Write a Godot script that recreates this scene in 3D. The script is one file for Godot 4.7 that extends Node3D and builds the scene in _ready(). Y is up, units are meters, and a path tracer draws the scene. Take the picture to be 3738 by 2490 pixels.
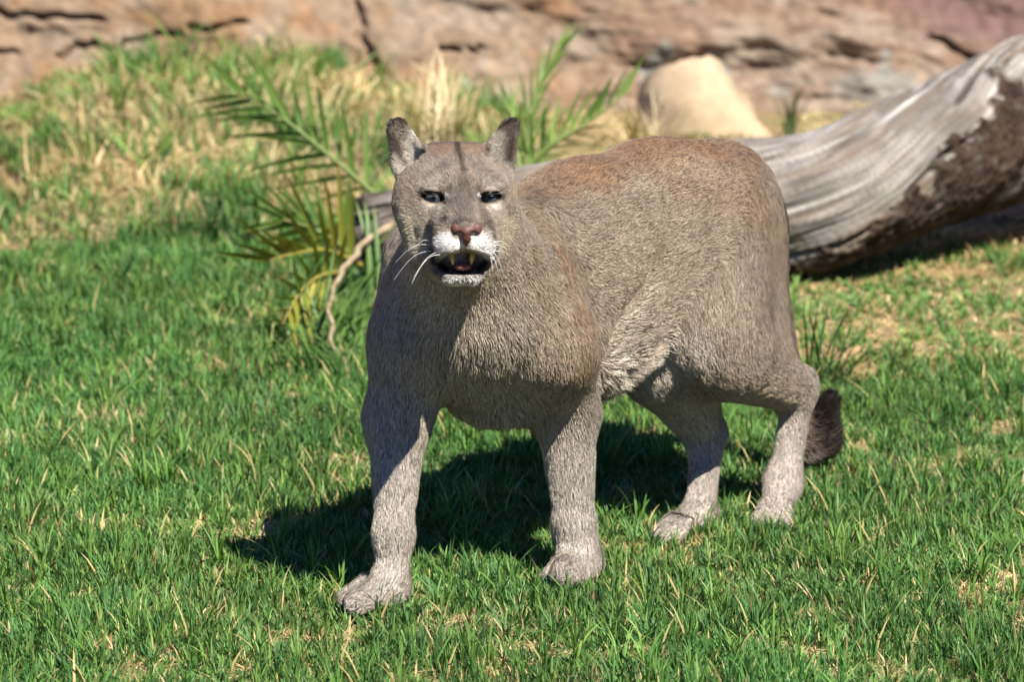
extends Node3D
# A puma walking over a lawn, in front of a fallen log, palm fronds, a grassy mound and a rock wall.

const CELL := 0.004
const BLK := 8
const HEAD := Vector3(-0.0866, 0.741, 0.90)      # between the eyes
const NOSE := Vector3(-0.078, 0.69, 0.955)

var rng := RandomNumberGenerator.new()
var nz := FastNoiseLite.new()       # smooth noise, frequency 1
var nf := FastNoiseLite.new()       # fractal noise, frequency 1

# ------------------------------------------------------------------ small helpers
func noise(p: Vector3, f: float) -> float:
	return nz.get_noise_3dv(p * f)

func fbm(p: Vector3, f: float) -> float:
	return nf.get_noise_3dv(p * f)

func sm(a: float, b: float, x: float) -> float:
	return smoothstep(a, b, x)

func thing(called: String, label: String, category: String, at := Vector3.ZERO, group := "") -> Node3D:
	var o := Node3D.new()
	o.name = called
	add_child(o, true)
	o.position = at
	o.set_meta("label", label)
	o.set_meta("category", category)
	if group:
		o.set_meta("group", group)
	return o

func part(called: String, mesh: Mesh, m: Material, parent: Node) -> MeshInstance3D:
	var o := MeshInstance3D.new()
	o.name = called
	o.mesh = mesh
	o.material_override = m
	parent.add_child(o, true)
	return o

func structure(called: String, mesh: Mesh, m: Material) -> MeshInstance3D:
	var o := part(called, mesh, m, self)
	o.set_meta("kind", "structure")
	return o

func mat(rough := 0.8, spec := 0.3) -> StandardMaterial3D:
	var m := StandardMaterial3D.new()
	m.vertex_color_use_as_albedo = true
	m.roughness = rough
	m.metallic_specular = spec
	m.cull_mode = BaseMaterial3D.CULL_DISABLED
	return m

func plain(c: Color, rough := 0.8, spec := 0.3) -> StandardMaterial3D:
	var m := StandardMaterial3D.new()
	m.albedo_color = c.linear_to_srgb()
	m.roughness = rough
	m.metallic_specular = spec
	return m

func arrays_mesh(v: PackedVector3Array, n: PackedVector3Array, c: PackedColorArray, ix: PackedInt32Array, uv := PackedVector2Array()) -> ArrayMesh:
	var a := []
	a.resize(Mesh.ARRAY_MAX)
	a[Mesh.ARRAY_VERTEX] = v
	if n.size():
		a[Mesh.ARRAY_NORMAL] = n
	if c.size():
		a[Mesh.ARRAY_COLOR] = c
	if uv.size():
		a[Mesh.ARRAY_TEX_UV] = uv
	a[Mesh.ARRAY_INDEX] = ix
	var m := ArrayMesh.new()
	m.add_surface_from_arrays(Mesh.PRIMITIVE_TRIANGLES, a)
	return m

func smooth_grid(nu: int, nv: int, p: PackedVector3Array, c: PackedColorArray, wrap_u := false, flip := false) -> ArrayMesh:
	# a sheet of nu x nv points (u runs fastest) with smooth normals
	var n := PackedVector3Array()
	n.resize(p.size())
	var ix := PackedInt32Array()
	for j in nv - 1:
		for i in (nu if wrap_u else nu - 1):
			var a := j * nu + i
			var b := j * nu + (i + 1) % nu
			var d := a + nu
			var e := b + nu
			var t := [a, d, b, b, d, e] if not flip else [a, b, d, b, e, d]
			for k in [0, 3]:
				var fn: Vector3 = (p[t[k + 2]] - p[t[k]]).cross(p[t[k + 1]] - p[t[k]])
				for q in 3:
					n[t[k + q]] += fn
			ix.append_array(PackedInt32Array(t))
	for i in n.size():
		n[i] = n[i].normalized()
	return arrays_mesh(p, n, c, ix)

func tube(path: PackedVector3Array, radii: PackedFloat32Array, sides: int, c: PackedColorArray) -> ArrayMesh:
	# a closed tapering tube along a path; c holds one colour per path point
	var p := PackedVector3Array()
	var cc := PackedColorArray()
	var ref := Vector3(0.31, 0.2, 0.93)
	for j in path.size():
		var t := (path[mini(j + 1, path.size() - 1)] - path[maxi(j - 1, 0)]).normalized()
		var u := t.cross(ref).normalized()
		var w := t.cross(u)
		for i in sides:
			var a := TAU * i / sides
			p.append(path[j] + (u * cos(a) + w * sin(a)) * radii[j])
			cc.append(c[j])
	return smooth_grid(sides, path.size(), p, cc, true)

func scatter(called: String, mesh: Mesh, m: Material, where: Array[Transform3D], tint: PackedColorArray, parent: Node) -> MultiMeshInstance3D:
	var mm := MultiMesh.new()
	mm.transform_format = MultiMesh.TRANSFORM_3D
	mm.use_colors = true
	mm.mesh = mesh
	mm.instance_count = where.size()
	for i in where.size():
		mm.set_instance_transform(i, where[i])
		mm.set_instance_color(i, tint[i])
	var o := MultiMeshInstance3D.new()
	o.name = called
	o.multimesh = mm
	o.material_override = m
	parent.add_child(o, true)
	o.set_meta("kind", "stuff")
	return o

# ------------------------------------------------------------------ sculpting: smooth unions of tapered capsules, meshed as surface nets
class Sculpt:
	var A: PackedVector3Array = []
	var AB: PackedVector3Array = []
	var RA: PackedFloat32Array = []
	var DR: PackedFloat32Array = []
	var IL: PackedFloat32Array = []
	var K: PackedFloat32Array = []
	var FD: PackedVector3Array = []
	var FF: PackedFloat32Array = []
	var LIP: PackedFloat32Array = []
	var COL: PackedColorArray = []
	var LEN: PackedFloat32Array = []
	var DIR: PackedVector3Array = []
	var HEADY: PackedByteArray = []
	var nose := Vector3.ZERO
	var cell := 0.004
	var lo := Vector3.ZERO
	var nb := Vector3i.ZERO
	var shrink := 0.0
	var skull := Vector3.ZERO      # cells in this ball belong to a finer grid
	var skull_r := 0.0
	var inside := false
	var out := []
	const B := 8

	func bone(a: Vector3, ra: float, b: Vector3, rb: float, k: float, col: Color, hair: float, fd := Vector3.RIGHT, ff := 1.0, heady := false) -> void:
		DIR.append((b - a).normalized())
		if ff != 1.0:
			b += fd * ((b - a).dot(fd) * (1.0 / ff - 1.0))
		A.append(a)
		AB.append(b - a)
		RA.append(ra)
		DR.append(rb - ra)
		IL.append(1.0 / maxf((b - a).length_squared(), 1e-9))
		K.append(k)
		FD.append(fd)
		FF.append(1.0 / ff - 1.0)
		LIP.append(1.0 / ff)
		COL.append(col)
		LEN.append(hair)
		HEADY.append(1 if heady else 0)

	func dist(i: int, p: Vector3) -> float:
		var q := p - A[i]
		if FF[i] != 0.0:
			q += FD[i] * (q.dot(FD[i]) * FF[i])
		var t := clampf(q.dot(AB[i]) * IL[i], 0.0, 1.0)
		return (q - AB[i] * t).length() - RA[i] - DR[i] * t

	func field(p: Vector3, cand: PackedInt32Array) -> float:
		var d := 0.5
		for i in cand:
			var e := dist(i, p)
			var k := K[i]
			if k > 0.0:
				var h := clampf(0.5 + 0.5 * (e - d) / k, 0.0, 1.0)
				d = e + (d - e) * h - k * h * (1.0 - h)
			else:
				k = -k
				var h := clampf(0.5 - 0.5 * (d + e) / k, 0.0, 1.0)
				d = d + (-e - d) * h + k * h * (1.0 - h)
		if inside:
			return d + lerpf(shrink, 0.006, smoothstep(0.115, 0.16, (p - skull).length()))
		return d + shrink

	func adopt(o: Sculpt) -> void:
		# take over another sculpture's skin
		var first := P.size()
		P.append_array(o.P)
		NO.append_array(o.NO)
		FL.append_array(o.FL)
		CO.append_array(o.CO)
		for i in o.IX:
			IX.append(i + first)

	func run(low: Vector3, high: Vector3, step: float) -> void:
		cell = step
		lo = low
		var n := (high - low) / (step * B)
		nb = Vector3i(ceili(n.x), ceili(n.y), ceili(n.z))
		out.resize(nb.x * nb.y * nb.z)
		var id := WorkerThreadPool.add_group_task(block, out.size())
		WorkerThreadPool.wait_for_group_task_completion(id)

	func block(at: int) -> void:
		var bx := at % nb.x
		var by := (at / nb.x) % nb.y
		var bz := at / (nb.x * nb.y)
		var size := cell * B
		var base := lo + Vector3(bx, by, bz) * size
		var c := base + Vector3.ONE * size * 0.5
		var hd := size * 0.9
		if skull_r > 0.0:
			var away := (c - skull).length()
			if away - hd > skull_r + 0.012 if inside else away + hd < skull_r - 0.012:
				return
		var cand := PackedInt32Array()
		var worst := 1.0
		for i in A.size():
			if dist(i, c) < hd * LIP[i] + 0.075:
				cand.append(i)
				worst = maxf(worst, LIP[i])
		if cand.is_empty() or absf(field(c, cand)) > hd * worst + 0.004:
			return
		var cells := PackedInt32Array()
		var pos := PackedVector3Array()
		var nor := PackedVector3Array()
		var flow := PackedVector3Array()
		var col := PackedColorArray()
		var quads := PackedInt32Array()      # axis and sign, then the corner's cell numbers
		const S := 4
		const N := S + 1
		var f := PackedFloat32Array()
		f.resize(N * N * N)
		for sub in 8:
			var sx := (sub & 1) * S
			var sy := ((sub >> 1) & 1) * S
			var sz := (sub >> 2) * S
			var mid := base + (Vector3(sx, sy, sz) + Vector3.ONE * S * 0.5) * cell
			var near := PackedInt32Array()
			worst = 1.0
			for i in cand:
				if dist(i, mid) < hd * 0.5 * LIP[i] + 0.075:
					near.append(i)
					worst = maxf(worst, LIP[i])
			if near.is_empty() or absf(field(mid, near)) > hd * 0.5 * worst + 0.003:
				continue
			var corner := base + Vector3(sx, sy, sz) * cell
			var at_f := 0
			for z in N:
				for y in N:
					for x in N:
						f[at_f] = field(corner + Vector3(x, y, z) * cell, near)
						at_f += 1
			net(f, near, base, sx, sy, sz, cells, pos, nor, flow, col, quads)
		if cells.is_empty():
			return
		out[at] = [Vector3i(bx, by, bz) * B, cells, pos, nor, flow, col, quads]

	func net(f: PackedFloat32Array, near: PackedInt32Array, base: Vector3, sx: int, sy: int, sz: int, cells: PackedInt32Array, pos: PackedVector3Array, nor: PackedVector3Array, flow: PackedVector3Array, col: PackedColorArray, quads: PackedInt32Array) -> void:
		const S := 4
		const N := S + 1
		var edges := [[0, 1], [2, 3], [4, 5], [6, 7], [0, 2], [1, 3], [4, 6], [5, 7], [0, 4], [1, 5], [2, 6], [3, 7]]
		for z in S:
			for y in S:
				for x in S:
					var o := x + N * (y + N * z)
					var v := [f[o], f[o + 1], f[o + N], f[o + N + 1], f[o + N * N], f[o + N * N + 1], f[o + N * N + N], f[o + N * N + N + 1]]
					var neg := 0
					for q in 8:
						if v[q] < 0.0:
							neg += 1
					var s0: bool = v[0] < 0.0
					if neg > 0 and neg < 8:
						var sum := Vector3.ZERO
						var many := 0
						for e in edges:
							var va: float = v[e[0]]
							var vb: float = v[e[1]]
							if (va < 0.0) != (vb < 0.0):
								var t := va / (va - vb)
								var pa := Vector3(e[0] & 1, (e[0] >> 1) & 1, e[0] >> 2)
								var pb := Vector3(e[1] & 1, (e[1] >> 1) & 1, e[1] >> 2)
								sum += pa.lerp(pb, t)
								many += 1
						var p := base + (Vector3(x + sx, y + sy, z + sz) + sum / many) * cell
						var g := Vector3(v[1] - v[0] + v[3] - v[2] + v[5] - v[4] + v[7] - v[6], v[2] - v[0] + v[3] - v[1] + v[6] - v[4] + v[7] - v[5], v[4] - v[0] + v[5] - v[1] + v[6] - v[2] + v[7] - v[3]).normalized()
						var wsum := 1e-6
						var fl := Vector3.ZERO
						var cl := Color(0, 0, 0, 0)
						var hair := 0.0
						for i in near:
							var w := exp(-absf(dist(i, p)) / 0.016)
							if K[i] < 0.0:
								w = w * w * 3.0 if absf(dist(i, p)) < 0.004 else 0.0
							wsum += w
							cl += COL[i] * w
							hair += LEN[i] * w
							fl += ((p - nose).normalized() if HEADY[i] else DIR[i]) * w
						cl = cl * (1.0 / wsum)
						cl.a = hair / wsum
						cells.append(x + sx + B * (y + sy + B * (z + sz)))
						pos.append(p)
						nor.append(g)
						flow.append(fl / wsum)
						col.append(cl)
					if s0 != (v[1] < 0.0):
						quads.append_array([0 if s0 else 1, x + sx, y + sy, z + sz])
					if s0 != (v[2] < 0.0):
						quads.append_array([2 if s0 else 3, x + sx, y + sy, z + sz])
					if s0 != (v[4] < 0.0):
						quads.append_array([4 if s0 else 5, x + sx, y + sy, z + sz])

	var P := PackedVector3Array()
	var NO := PackedVector3Array()
	var FL := PackedVector3Array()
	var CO := PackedColorArray()      # alpha holds the hair length
	var IX := PackedInt32Array()

	func gather() -> void:
		var seen := {}
		var nx := nb.x * B
		var ny := nb.y * B
		for b in out:
			if b == null:
				continue
			var o: Vector3i = b[0]
			var cells: PackedInt32Array = b[1]
			for k in cells.size():
				var q := cells[k]
				seen[(o.x + q % B) + nx * ((o.y + (q / B) % B) + ny * (o.z + q / (B * B)))] = P.size() + k
			P.append_array(b[2])
			NO.append_array(b[3])
			FL.append_array(b[4])
			CO.append_array(b[5])
		for b in out:
			if b == null:
				continue
			var o: Vector3i = b[0]
			var qs: PackedInt32Array = b[6]
			for k in range(0, qs.size(), 4):
				var kind := qs[k]
				var g := (o.x + qs[k + 1]) + nx * ((o.y + qs[k + 2]) + ny * (o.z + qs[k + 3]))
				var d1 := nx
				var d2 := nx * ny
				if kind >= 4:
					d1 = 1
					d2 = nx
				elif kind >= 2:
					d1 = nx * ny
					d2 = 1
				var a = seen.get(g)
				var bb = seen.get(g - d1)
				var cc = seen.get(g - d1 - d2)
				var dd = seen.get(g - d2)
				if a == null or bb == null or cc == null or dd == null:
					continue
				if skull_r > 0.0:
					var far := (P[a] - skull).length()
					if far > skull_r + 0.006 if inside else far < skull_r:
						continue
				if kind % 2 == 0:
					IX.append_array([a, cc, bb, a, dd, cc])
				else:
					IX.append_array([a, bb, cc, a, cc, dd])
		out.clear()

# ------------------------------------------------------------------ the scene
func _ready() -> void:
	rng.seed = 7
	nz.noise_type = FastNoiseLite.TYPE_SIMPLEX_SMOOTH
	nz.frequency = 1.0
	nz.seed = 3
	nz.fractal_type = FastNoiseLite.FRACTAL_NONE
	nf.noise_type = FastNoiseLite.TYPE_SIMPLEX_SMOOTH
	nf.frequency = 1.0
	nf.seed = 11
	nf.fractal_type = FastNoiseLite.FRACTAL_FBM
	nf.fractal_octaves = 4

	var cam := Camera3D.new()
	cam.name = "camera"
	cam.position = Vector3(0, 2.30, 9.0)
	cam.rotation_degrees = Vector3(-12.5, 0, 0)
	cam.far = 200.0
	var lens := CameraAttributesPhysical.new()
	lens.frustum_focal_length = 171.6
	lens.exposure_aperture = 5.0
	lens.frustum_focus_distance = 8.42
	cam.attributes = lens
	cam.fov = 8.0
	add_child(cam)

	var sun := DirectionalLight3D.new()
	sun.name = "sun"
	sun.light_energy = 1.6
	sun.light_color = Color(1.0, 0.965, 0.91)
	sun.light_angular_distance = 0.5
	sun.shadow_enabled = true
	sun.look_at_from_position(SUN_DIR, Vector3.ZERO)
	add_child(sun)

	var env := Environment.new()
	env.background_mode = Environment.BG_SKY
	var sky := ProceduralSkyMaterial.new()
	sky.sky_top_color = Color(0.24, 0.42, 0.75)
	sky.sky_horizon_color = Color(0.62, 0.72, 0.84)
	sky.ground_horizon_color = Color(0.45, 0.43, 0.38)
	sky.ground_bottom_color = Color(0.25, 0.27, 0.18)
	sky.sky_curve = 0.15
	sky.sky_energy_multiplier = 0.7
	env.sky = Sky.new()
	env.sky.sky_material = sky
	env.tonemap_mode = Environment.TONE_MAPPER_LINEAR
	env.tonemap_exposure = 2.1
	env.sdfgi_enabled = true
	env.ssao_enabled = true
	env.ssil_enabled = true
	var we := WorldEnvironment.new()
	we.name = "environment"
	we.environment = env
	add_child(we)

	build_ground()
	build_rock_wall()
	build_boulder()
	build_log()
	build_palms()
	build_small_plants()
	build_puma()
	build_grass()

const SUN_DIR := Vector3(0.335, 0.81, 0.43)

# ------------------------------------------------------------------ ground, mound, wall
func ramp(x: float, xs: Array, ys: Array) -> float:
	if x <= xs[0]:
		return ys[0]
	for i in range(1, xs.size()):
		if x < xs[i]:
			return lerpf(ys[i - 1], ys[i], (x - xs[i - 1]) / (xs[i] - xs[i - 1]))
	return ys[-1]

func mound(x: float) -> float:
	return ramp(x, [-3.5, -2.2, -1.5, -1.25, -0.95, -0.6, -0.32, 0.0, 0.35], [0.0, 0.0, 0.01, 0.075, 0.135, 0.14, 0.06, 0.01, 0.0])

func ground_y(x: float, z: float) -> float:
	var p := Vector3(x, 0.0, z)
	var y := 0.010 * noise(p, 1.7) + 0.007 * noise(p, 6.0)
	y *= sm(0.0, 0.4, Vector2(x - 0.1, z - 0.4).length()) * 0.7 + 0.3
	var up := sm(-2.35, -3.55, z)
	y += mound(x) * up * (1.0 + 0.16 * fbm(p, 2.3))
	y += up * 0.02 * noise(p, 4.0)
	return y

func dryness(x: float, z: float) -> float:
	var p := Vector3(x, 5.0, z)
	var d := 0.15 + 0.95 * maxf(0.0, fbm(p, 2.6)) + 0.5 * maxf(0.0, noise(p, 9.0))
	d += 0.5 * sm(0.35, 0.7, x) * sm(-0.85, -1.3, z) * (0.9 + 0.6 * fbm(p, 3.5))
	d += sm(-2.3, -2.75, z) * (0.70 + 1.1 * fbm(p, 2.4) + 0.4 * sm(-0.2, 0.3, x)) * (1.0 - 0.55 * sm(-1.0, -1.3, x))
	d += 0.5 * sm(-2.28, -2.38, z) * sm(-2.56, -2.46, z) * sm(-0.8, -1.1, x)
	d += 0.10 * sm(0.5, 1.0, z)
	return clampf(d, 0.0, 1.0)

func build_ground() -> void:
	var xs := PackedFloat32Array()
	var zs := PackedFloat32Array()
	for x in [-60.0, -30.0, -15.0, -8.0, -5.0, -3.5]:
		xs.append(x)
	for i in 205:
		xs.append(-2.55 + 0.025 * i)
	for x in [3.5, 5.0, 8.0, 15.0, 30.0, 60.0]:
		xs.append(x)
	for z in [-60.0, -30.0, -15.0, -8.0, -6.0, -5.0]:
		zs.append(z)
	for i in 268:
		zs.append(-4.6 + 0.025 * i)
	for z in [2.5, 4.0, 7.0, 15.0, 30.0, 60.0]:
		zs.append(z)
	var p := PackedVector3Array()
	var c := PackedColorArray()
	for z in zs:
		for x in xs:
			var at := Vector3(x, ground_y(x, z), z)
			p.append(at)
			var d := dryness(x, z)
			var col := Color(0.075, 0.085, 0.028).lerp(Color(0.25, 0.19, 0.10), clampf(d * 1.1 + 0.5 * noise(at, 24.0), 0.0, 1.0))
			col = col.lerp(Color(0.12, 0.08, 0.05), clampf(0.2 + 0.6 * fbm(at, 17.0), 0.0, 0.8))
			c.append(col)
	var m := mat(0.95, 0.15)
	var fine := NoiseTexture2D.new()
	fine.width = 512
	fine.height = 512
	fine.seamless = true
	fine.noise = FastNoiseLite.new()
	fine.noise.frequency = 0.03
	fine.noise.fractal_octaves = 5
	fine.as_normal_map = true
	fine.bump_strength = 12.0
	m.normal_enabled = true
	m.normal_texture = fine
	m.uv1_triplanar = true
	m.uv1_scale = Vector3.ONE * 3.0
	structure("ground", smooth_grid(xs.size(), zs.size(), p, c, false, true), m)

const CRACKS := [
	[Vector2(-1.252, 0.167), Vector2(-1.219, 0.196), 0.0090],
	[Vector2(-1.219, 0.196), Vector2(-1.179, 0.216), 0.0090],
	[Vector2(-1.179, 0.216), Vector2(-1.141, 0.218), 0.0090],
	[Vector2(-1.141, 0.218), Vector2(-1.112, 0.211), 0.0090],
	[Vector2(-1.112, 0.211), Vector2(-1.074, 0.220), 0.0090],
	[Vector2(-1.074, 0.220), Vector2(-1.030, 0.237), 0.0090],
	[Vector2(-1.030, 0.237), Vector2(-0.976, 0.249), 0.0090],
	[Vector2(-0.976, 0.249), Vector2(-0.914, 0.264), 0.0090],
	[Vector2(-1.435, 0.196), Vector2(-1.411, 0.191), 0.0090],
	[Vector2(-1.411, 0.191), Vector2(-1.368, 0.184), 0.0090],
	[Vector2(-1.432, 0.303), Vector2(-1.409, 0.300), 0.0080],
	[Vector2(-1.409, 0.300), Vector2(-1.325, 0.298), 0.0080],
	[Vector2(-1.325, 0.298), Vector2(-1.277, 0.300), 0.0080],
	[Vector2(-1.277, 0.300), Vector2(-1.139, 0.307), 0.0080],
	[Vector2(-0.889, 0.278), Vector2(-0.810, 0.288), 0.0110],
	[Vector2(-0.810, 0.288), Vector2(-0.736, 0.312), 0.0110],
	[Vector2(-0.427, 0.348), Vector2(-0.422, 0.312), 0.0130],
	[Vector2(-0.422, 0.312), Vector2(-0.413, 0.249), 0.0130],
	[Vector2(-0.413, 0.249), Vector2(-0.390, 0.196), 0.0130],
	[Vector2(-0.390, 0.196), Vector2(-0.366, 0.128), 0.0130],
	[Vector2(-0.366, 0.128), Vector2(-0.357, 0.070), 0.0130],
	[Vector2(-0.192, 0.211), Vector2(-0.140, 0.216), 0.0060],
	[Vector2(-0.140, 0.216), Vector2(-0.085, 0.220), 0.0060],
	[Vector2(1.166, 0.240), Vector2(1.263, 0.179), 0.0100],
	[Vector2(1.263, 0.179), Vector2(1.347, 0.170), 0.0100],
]

func build_rock_wall() -> void:
	var xs := PackedFloat32Array()
	var ys := PackedFloat32Array()
	for i in 16:
		xs.append(-8.0 + i * 0.25)
	for i in 70:
		xs.append(-4.0 + i * 0.0286)
	for i in 341:
		xs.append(-2.0 + i * 0.0118)
	for i in 60:
		xs.append(2.04 + i * 0.0325)
	for i in 17:
		xs.append(4.0 + i * 0.25)
	for i in 66:
		ys.append(-0.1 + i * 0.0115)
	for i in 30:
		ys.append(0.68 + i * 0.03)
	for i in 20:
		ys.append(1.6 + i * 0.09)
	var p := PackedVector3Array()
	var c := PackedColorArray()
	for y in ys:
		for x in xs:
			var q := Vector3(x, y, 0.0)
			var right := sm(0.0, 0.35, x + 0.08 * noise(q, 5.0))
			# rounded boulders to the left, thin beds of stone to the right
			var d := 0.14 * fbm(Vector3(x * 0.9, y * 1.6, 2.0), 1.0) + 0.024 * fbm(q, 4.5) + 0.010 * fbm(q, 17.0)
			var bed := y * 26.0 + 1.6 * noise(q, 2.0) + 0.5 * noise(q, 7.0)
			var step := absf(fposmod(bed, 1.0) - 0.5) * 2.0
			d += right * (0.005 * sm(0.1, 0.6, step) + 0.008 * noise(Vector3(x * 0.8, floorf(bed) * 3.1, 0.0), 1.0))
			var dark := 0.0
			for k in CRACKS:
				var a: Vector2 = k[0]
				var b: Vector2 = k[1]
				var r := Vector2(x, y) + Vector2(noise(q, 14.0), noise(q + Vector3(4, 4, 4), 14.0)) * 0.012
				var t := clampf((r - a).dot(b - a) / (b - a).length_squared(), 0.0, 1.0)
				var e: float = (r - a.lerp(b, t)).length() / k[2]
				dark = maxf(dark, 1.0 - sm(0.3, 1.3, e))
			d -= 0.042 * dark
			# a hollow under the upper right ledge
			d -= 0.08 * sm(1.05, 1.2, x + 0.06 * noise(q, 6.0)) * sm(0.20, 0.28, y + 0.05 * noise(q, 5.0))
			p.append(Vector3(x, y * 0.80, -4.22 + d - 0.62 * y))
			# stone colours: tan, orange and pink to the left, mauve pink to the right
			var n1 := fbm(q, 2.1)
			var n2 := fbm(q + Vector3(7, 1, 3), 5.0)
			var n3 := fbm(q + Vector3(1, 9, 2), 22.0)
			var col := Color(0.181, 0.117, 0.069).lerp(Color(0.214, 0.158, 0.112), clampf(0.5 + 1.3 * n1, 0.0, 1.0))
			col = col.lerp(Color(0.227, 0.113, 0.047), clampf(1.5 * n2, 0.0, 0.6) * (1.0 - 0.6 * right))
			col = col.lerp(Color(0.189, 0.135, 0.099), right * 0.7)
			col = col.lerp(Color(0.252, 0.216, 0.172), clampf(1.4 * fbm(q + Vector3(3, 3, 3), 3.4), 0.0, 0.55))
			col = col.lerp(Color(0.130, 0.072, 0.050), clampf(1.5 * noise(Vector3(x * 2.0, bed * 1.1, 1.0), 1.0), 0.0, 0.5) * right)
			col = col.lerp(Color(0.115, 0.068, 0.066), 0.8 * sm(1.02, 1.2, x + 0.08 * noise(q, 6.0)) * sm(0.16, 0.25, y + 0.05 * noise(q, 5.0)))  # shade of the upper right hollow, painted in as dark purple brown
			# grey green lichen and pale wash marks
			for k in LICHEN:
				var a: Vector2 = k[0]
				var b: Vector2 = k[1]
				var r := Vector2(x, y)
				var t := clampf((r - a).dot(b - a) / (b - a).length_squared(), 0.0, 1.0)
				var e: float = (r - a.lerp(b, t)).length() / k[2] + 0.6 * n2 + 0.4 * n3
				col = col.lerp(Color(0.20, 0.215, 0.195), k[3] * (1.0 - sm(0.6, 1.25, e)))
			var tone := 1.0 + 0.5 * n3
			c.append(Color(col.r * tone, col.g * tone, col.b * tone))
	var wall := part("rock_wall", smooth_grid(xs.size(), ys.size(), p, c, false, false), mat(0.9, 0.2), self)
	wall.set_meta("label", "pink and tan rock wall with dark cracks behind the grassy mound")
	wall.set_meta("category", "rock wall")

const LICHEN := [
	[Vector2(0.417, 0.210), Vector2(0.388, 0.131), 0.038, 0.85],
	[Vector2(0.555, 0.197), Vector2(0.574, 0.131), 0.022, 0.85],
	[Vector2(0.580, 0.131), Vector2(0.616, 0.064), 0.018, 0.70],
	[Vector2(1.030, 0.203), Vector2(1.024, 0.131), 0.016, 0.60],
	[Vector2(0.940, 0.082), Vector2(1.084, 0.094), 0.050, 0.60],
	[Vector2(0.724, 0.070), Vector2(0.760, 0.070), 0.015, 0.60],
	[Vector2(-0.128, 0.113), Vector2(-0.122, 0.104), 0.012, 0.80],
]

func rock(called: String, label: String, mid: Vector3, size: Vector3, seed_at: Vector3, col: Color) -> void:
	var s := Sculpt.new()
	s.bone(Vector3(-0.05, 0.14, 0.0) * size, 0.50 * size.x, Vector3(0.1, -0.5, 0.0) * size, 0.75 * size.x, 0.1, col, 0.0)
	s.bone(Vector3(0.05, 0.15, 0.1) * size, 0.45 * size.x, Vector3(1.0, -0.95, 0.15) * size, 0.42 * size.x, 0.12, col, 0.0)
	s.bone(Vector3(-0.1, 0.0, 0.1) * size, 0.45 * size.x, Vector3(-0.65, -0.75, 0.15) * size, 0.42 * size.x, 0.12, col, 0.0)
	s.run(-size * 1.7 - Vector3.ONE * 0.05, size * 1.7 + Vector3.ONE * 0.05, 0.012)
	s.gather()
	for i in s.P.size():
		var q := s.P[i] + seed_at
		s.P[i] += s.NO[i] * (0.03 * fbm(q, 7.0) + 0.006 * fbm(q, 30.0))
		var k := 1.0 + 0.25 * fbm(q, 9.0) + 0.2 * fbm(q, 40.0)
		var cc := col.lerp(Color(0.28, 0.21, 0.14), clampf(1.4 * fbm(q + Vector3(5, 5, 5), 5.0), 0.0, 0.6))
		s.CO[i] = Color(cc.r * k, cc.g * k, cc.b * k)
	var o := part(called, arrays_mesh(s.P, s.NO, s.CO, s.IX), mat(0.9, 0.2), self)
	o.position = mid
	o.set_meta("label", label)
	o.set_meta("category", "boulder")

func build_boulder() -> void:
	rock("boulder", "pale sandy yellow boulder leaning at the foot of the rock wall", Vector3(0.4894, 0.0599, -3.9500), Vector3(0.18, 0.17, 0.14), Vector3(2, 8, 1), Color(0.42, 0.325, 0.22))

# ------------------------------------------------------------------ the fallen log
const LOG_PATH := [
	[Vector3(-0.3430, 0.0958, -2.1300), 0.084],
	[Vector3(-0.1382, 0.1120, -2.1000), 0.106],
	[Vector3(0.1236, 0.1403, -2.0600), 0.130],
	[Vector3(0.4234, 0.1624, -2.0200), 0.151],
	[Vector3(0.6739, 0.1850, -2.0300), 0.157],
	[Vector3(0.8964, 0.2319, -2.2000), 0.162],
	[Vector3(1.1092, 0.2638, -2.4200), 0.178],
	[Vector3(1.5153, 0.3646, -2.8000), 0.200],
	[Vector3(1.9821, 0.5574, -3.1000), 0.215],
]

func log_point(t: float) -> Array:
	# position and radius at t in 0..1 (Catmull-Rom)
	var n := LOG_PATH.size() - 1
	var f := clampf(t, 0.0, 1.0) * n
	var i := mini(int(f), n - 1)
	var u := f - i
	var k := []
	for d in [-1, 0, 1, 2]:
		k.append(LOG_PATH[clampi(i + d, 0, n)])
	var pos: Vector3 = k[1][0].cubic_interpolate(k[2][0], k[0][0], k[3][0], u)
	return [pos, cubic_interpolate(k[1][1], k[2][1], k[0][1], k[3][1], u)]

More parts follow.
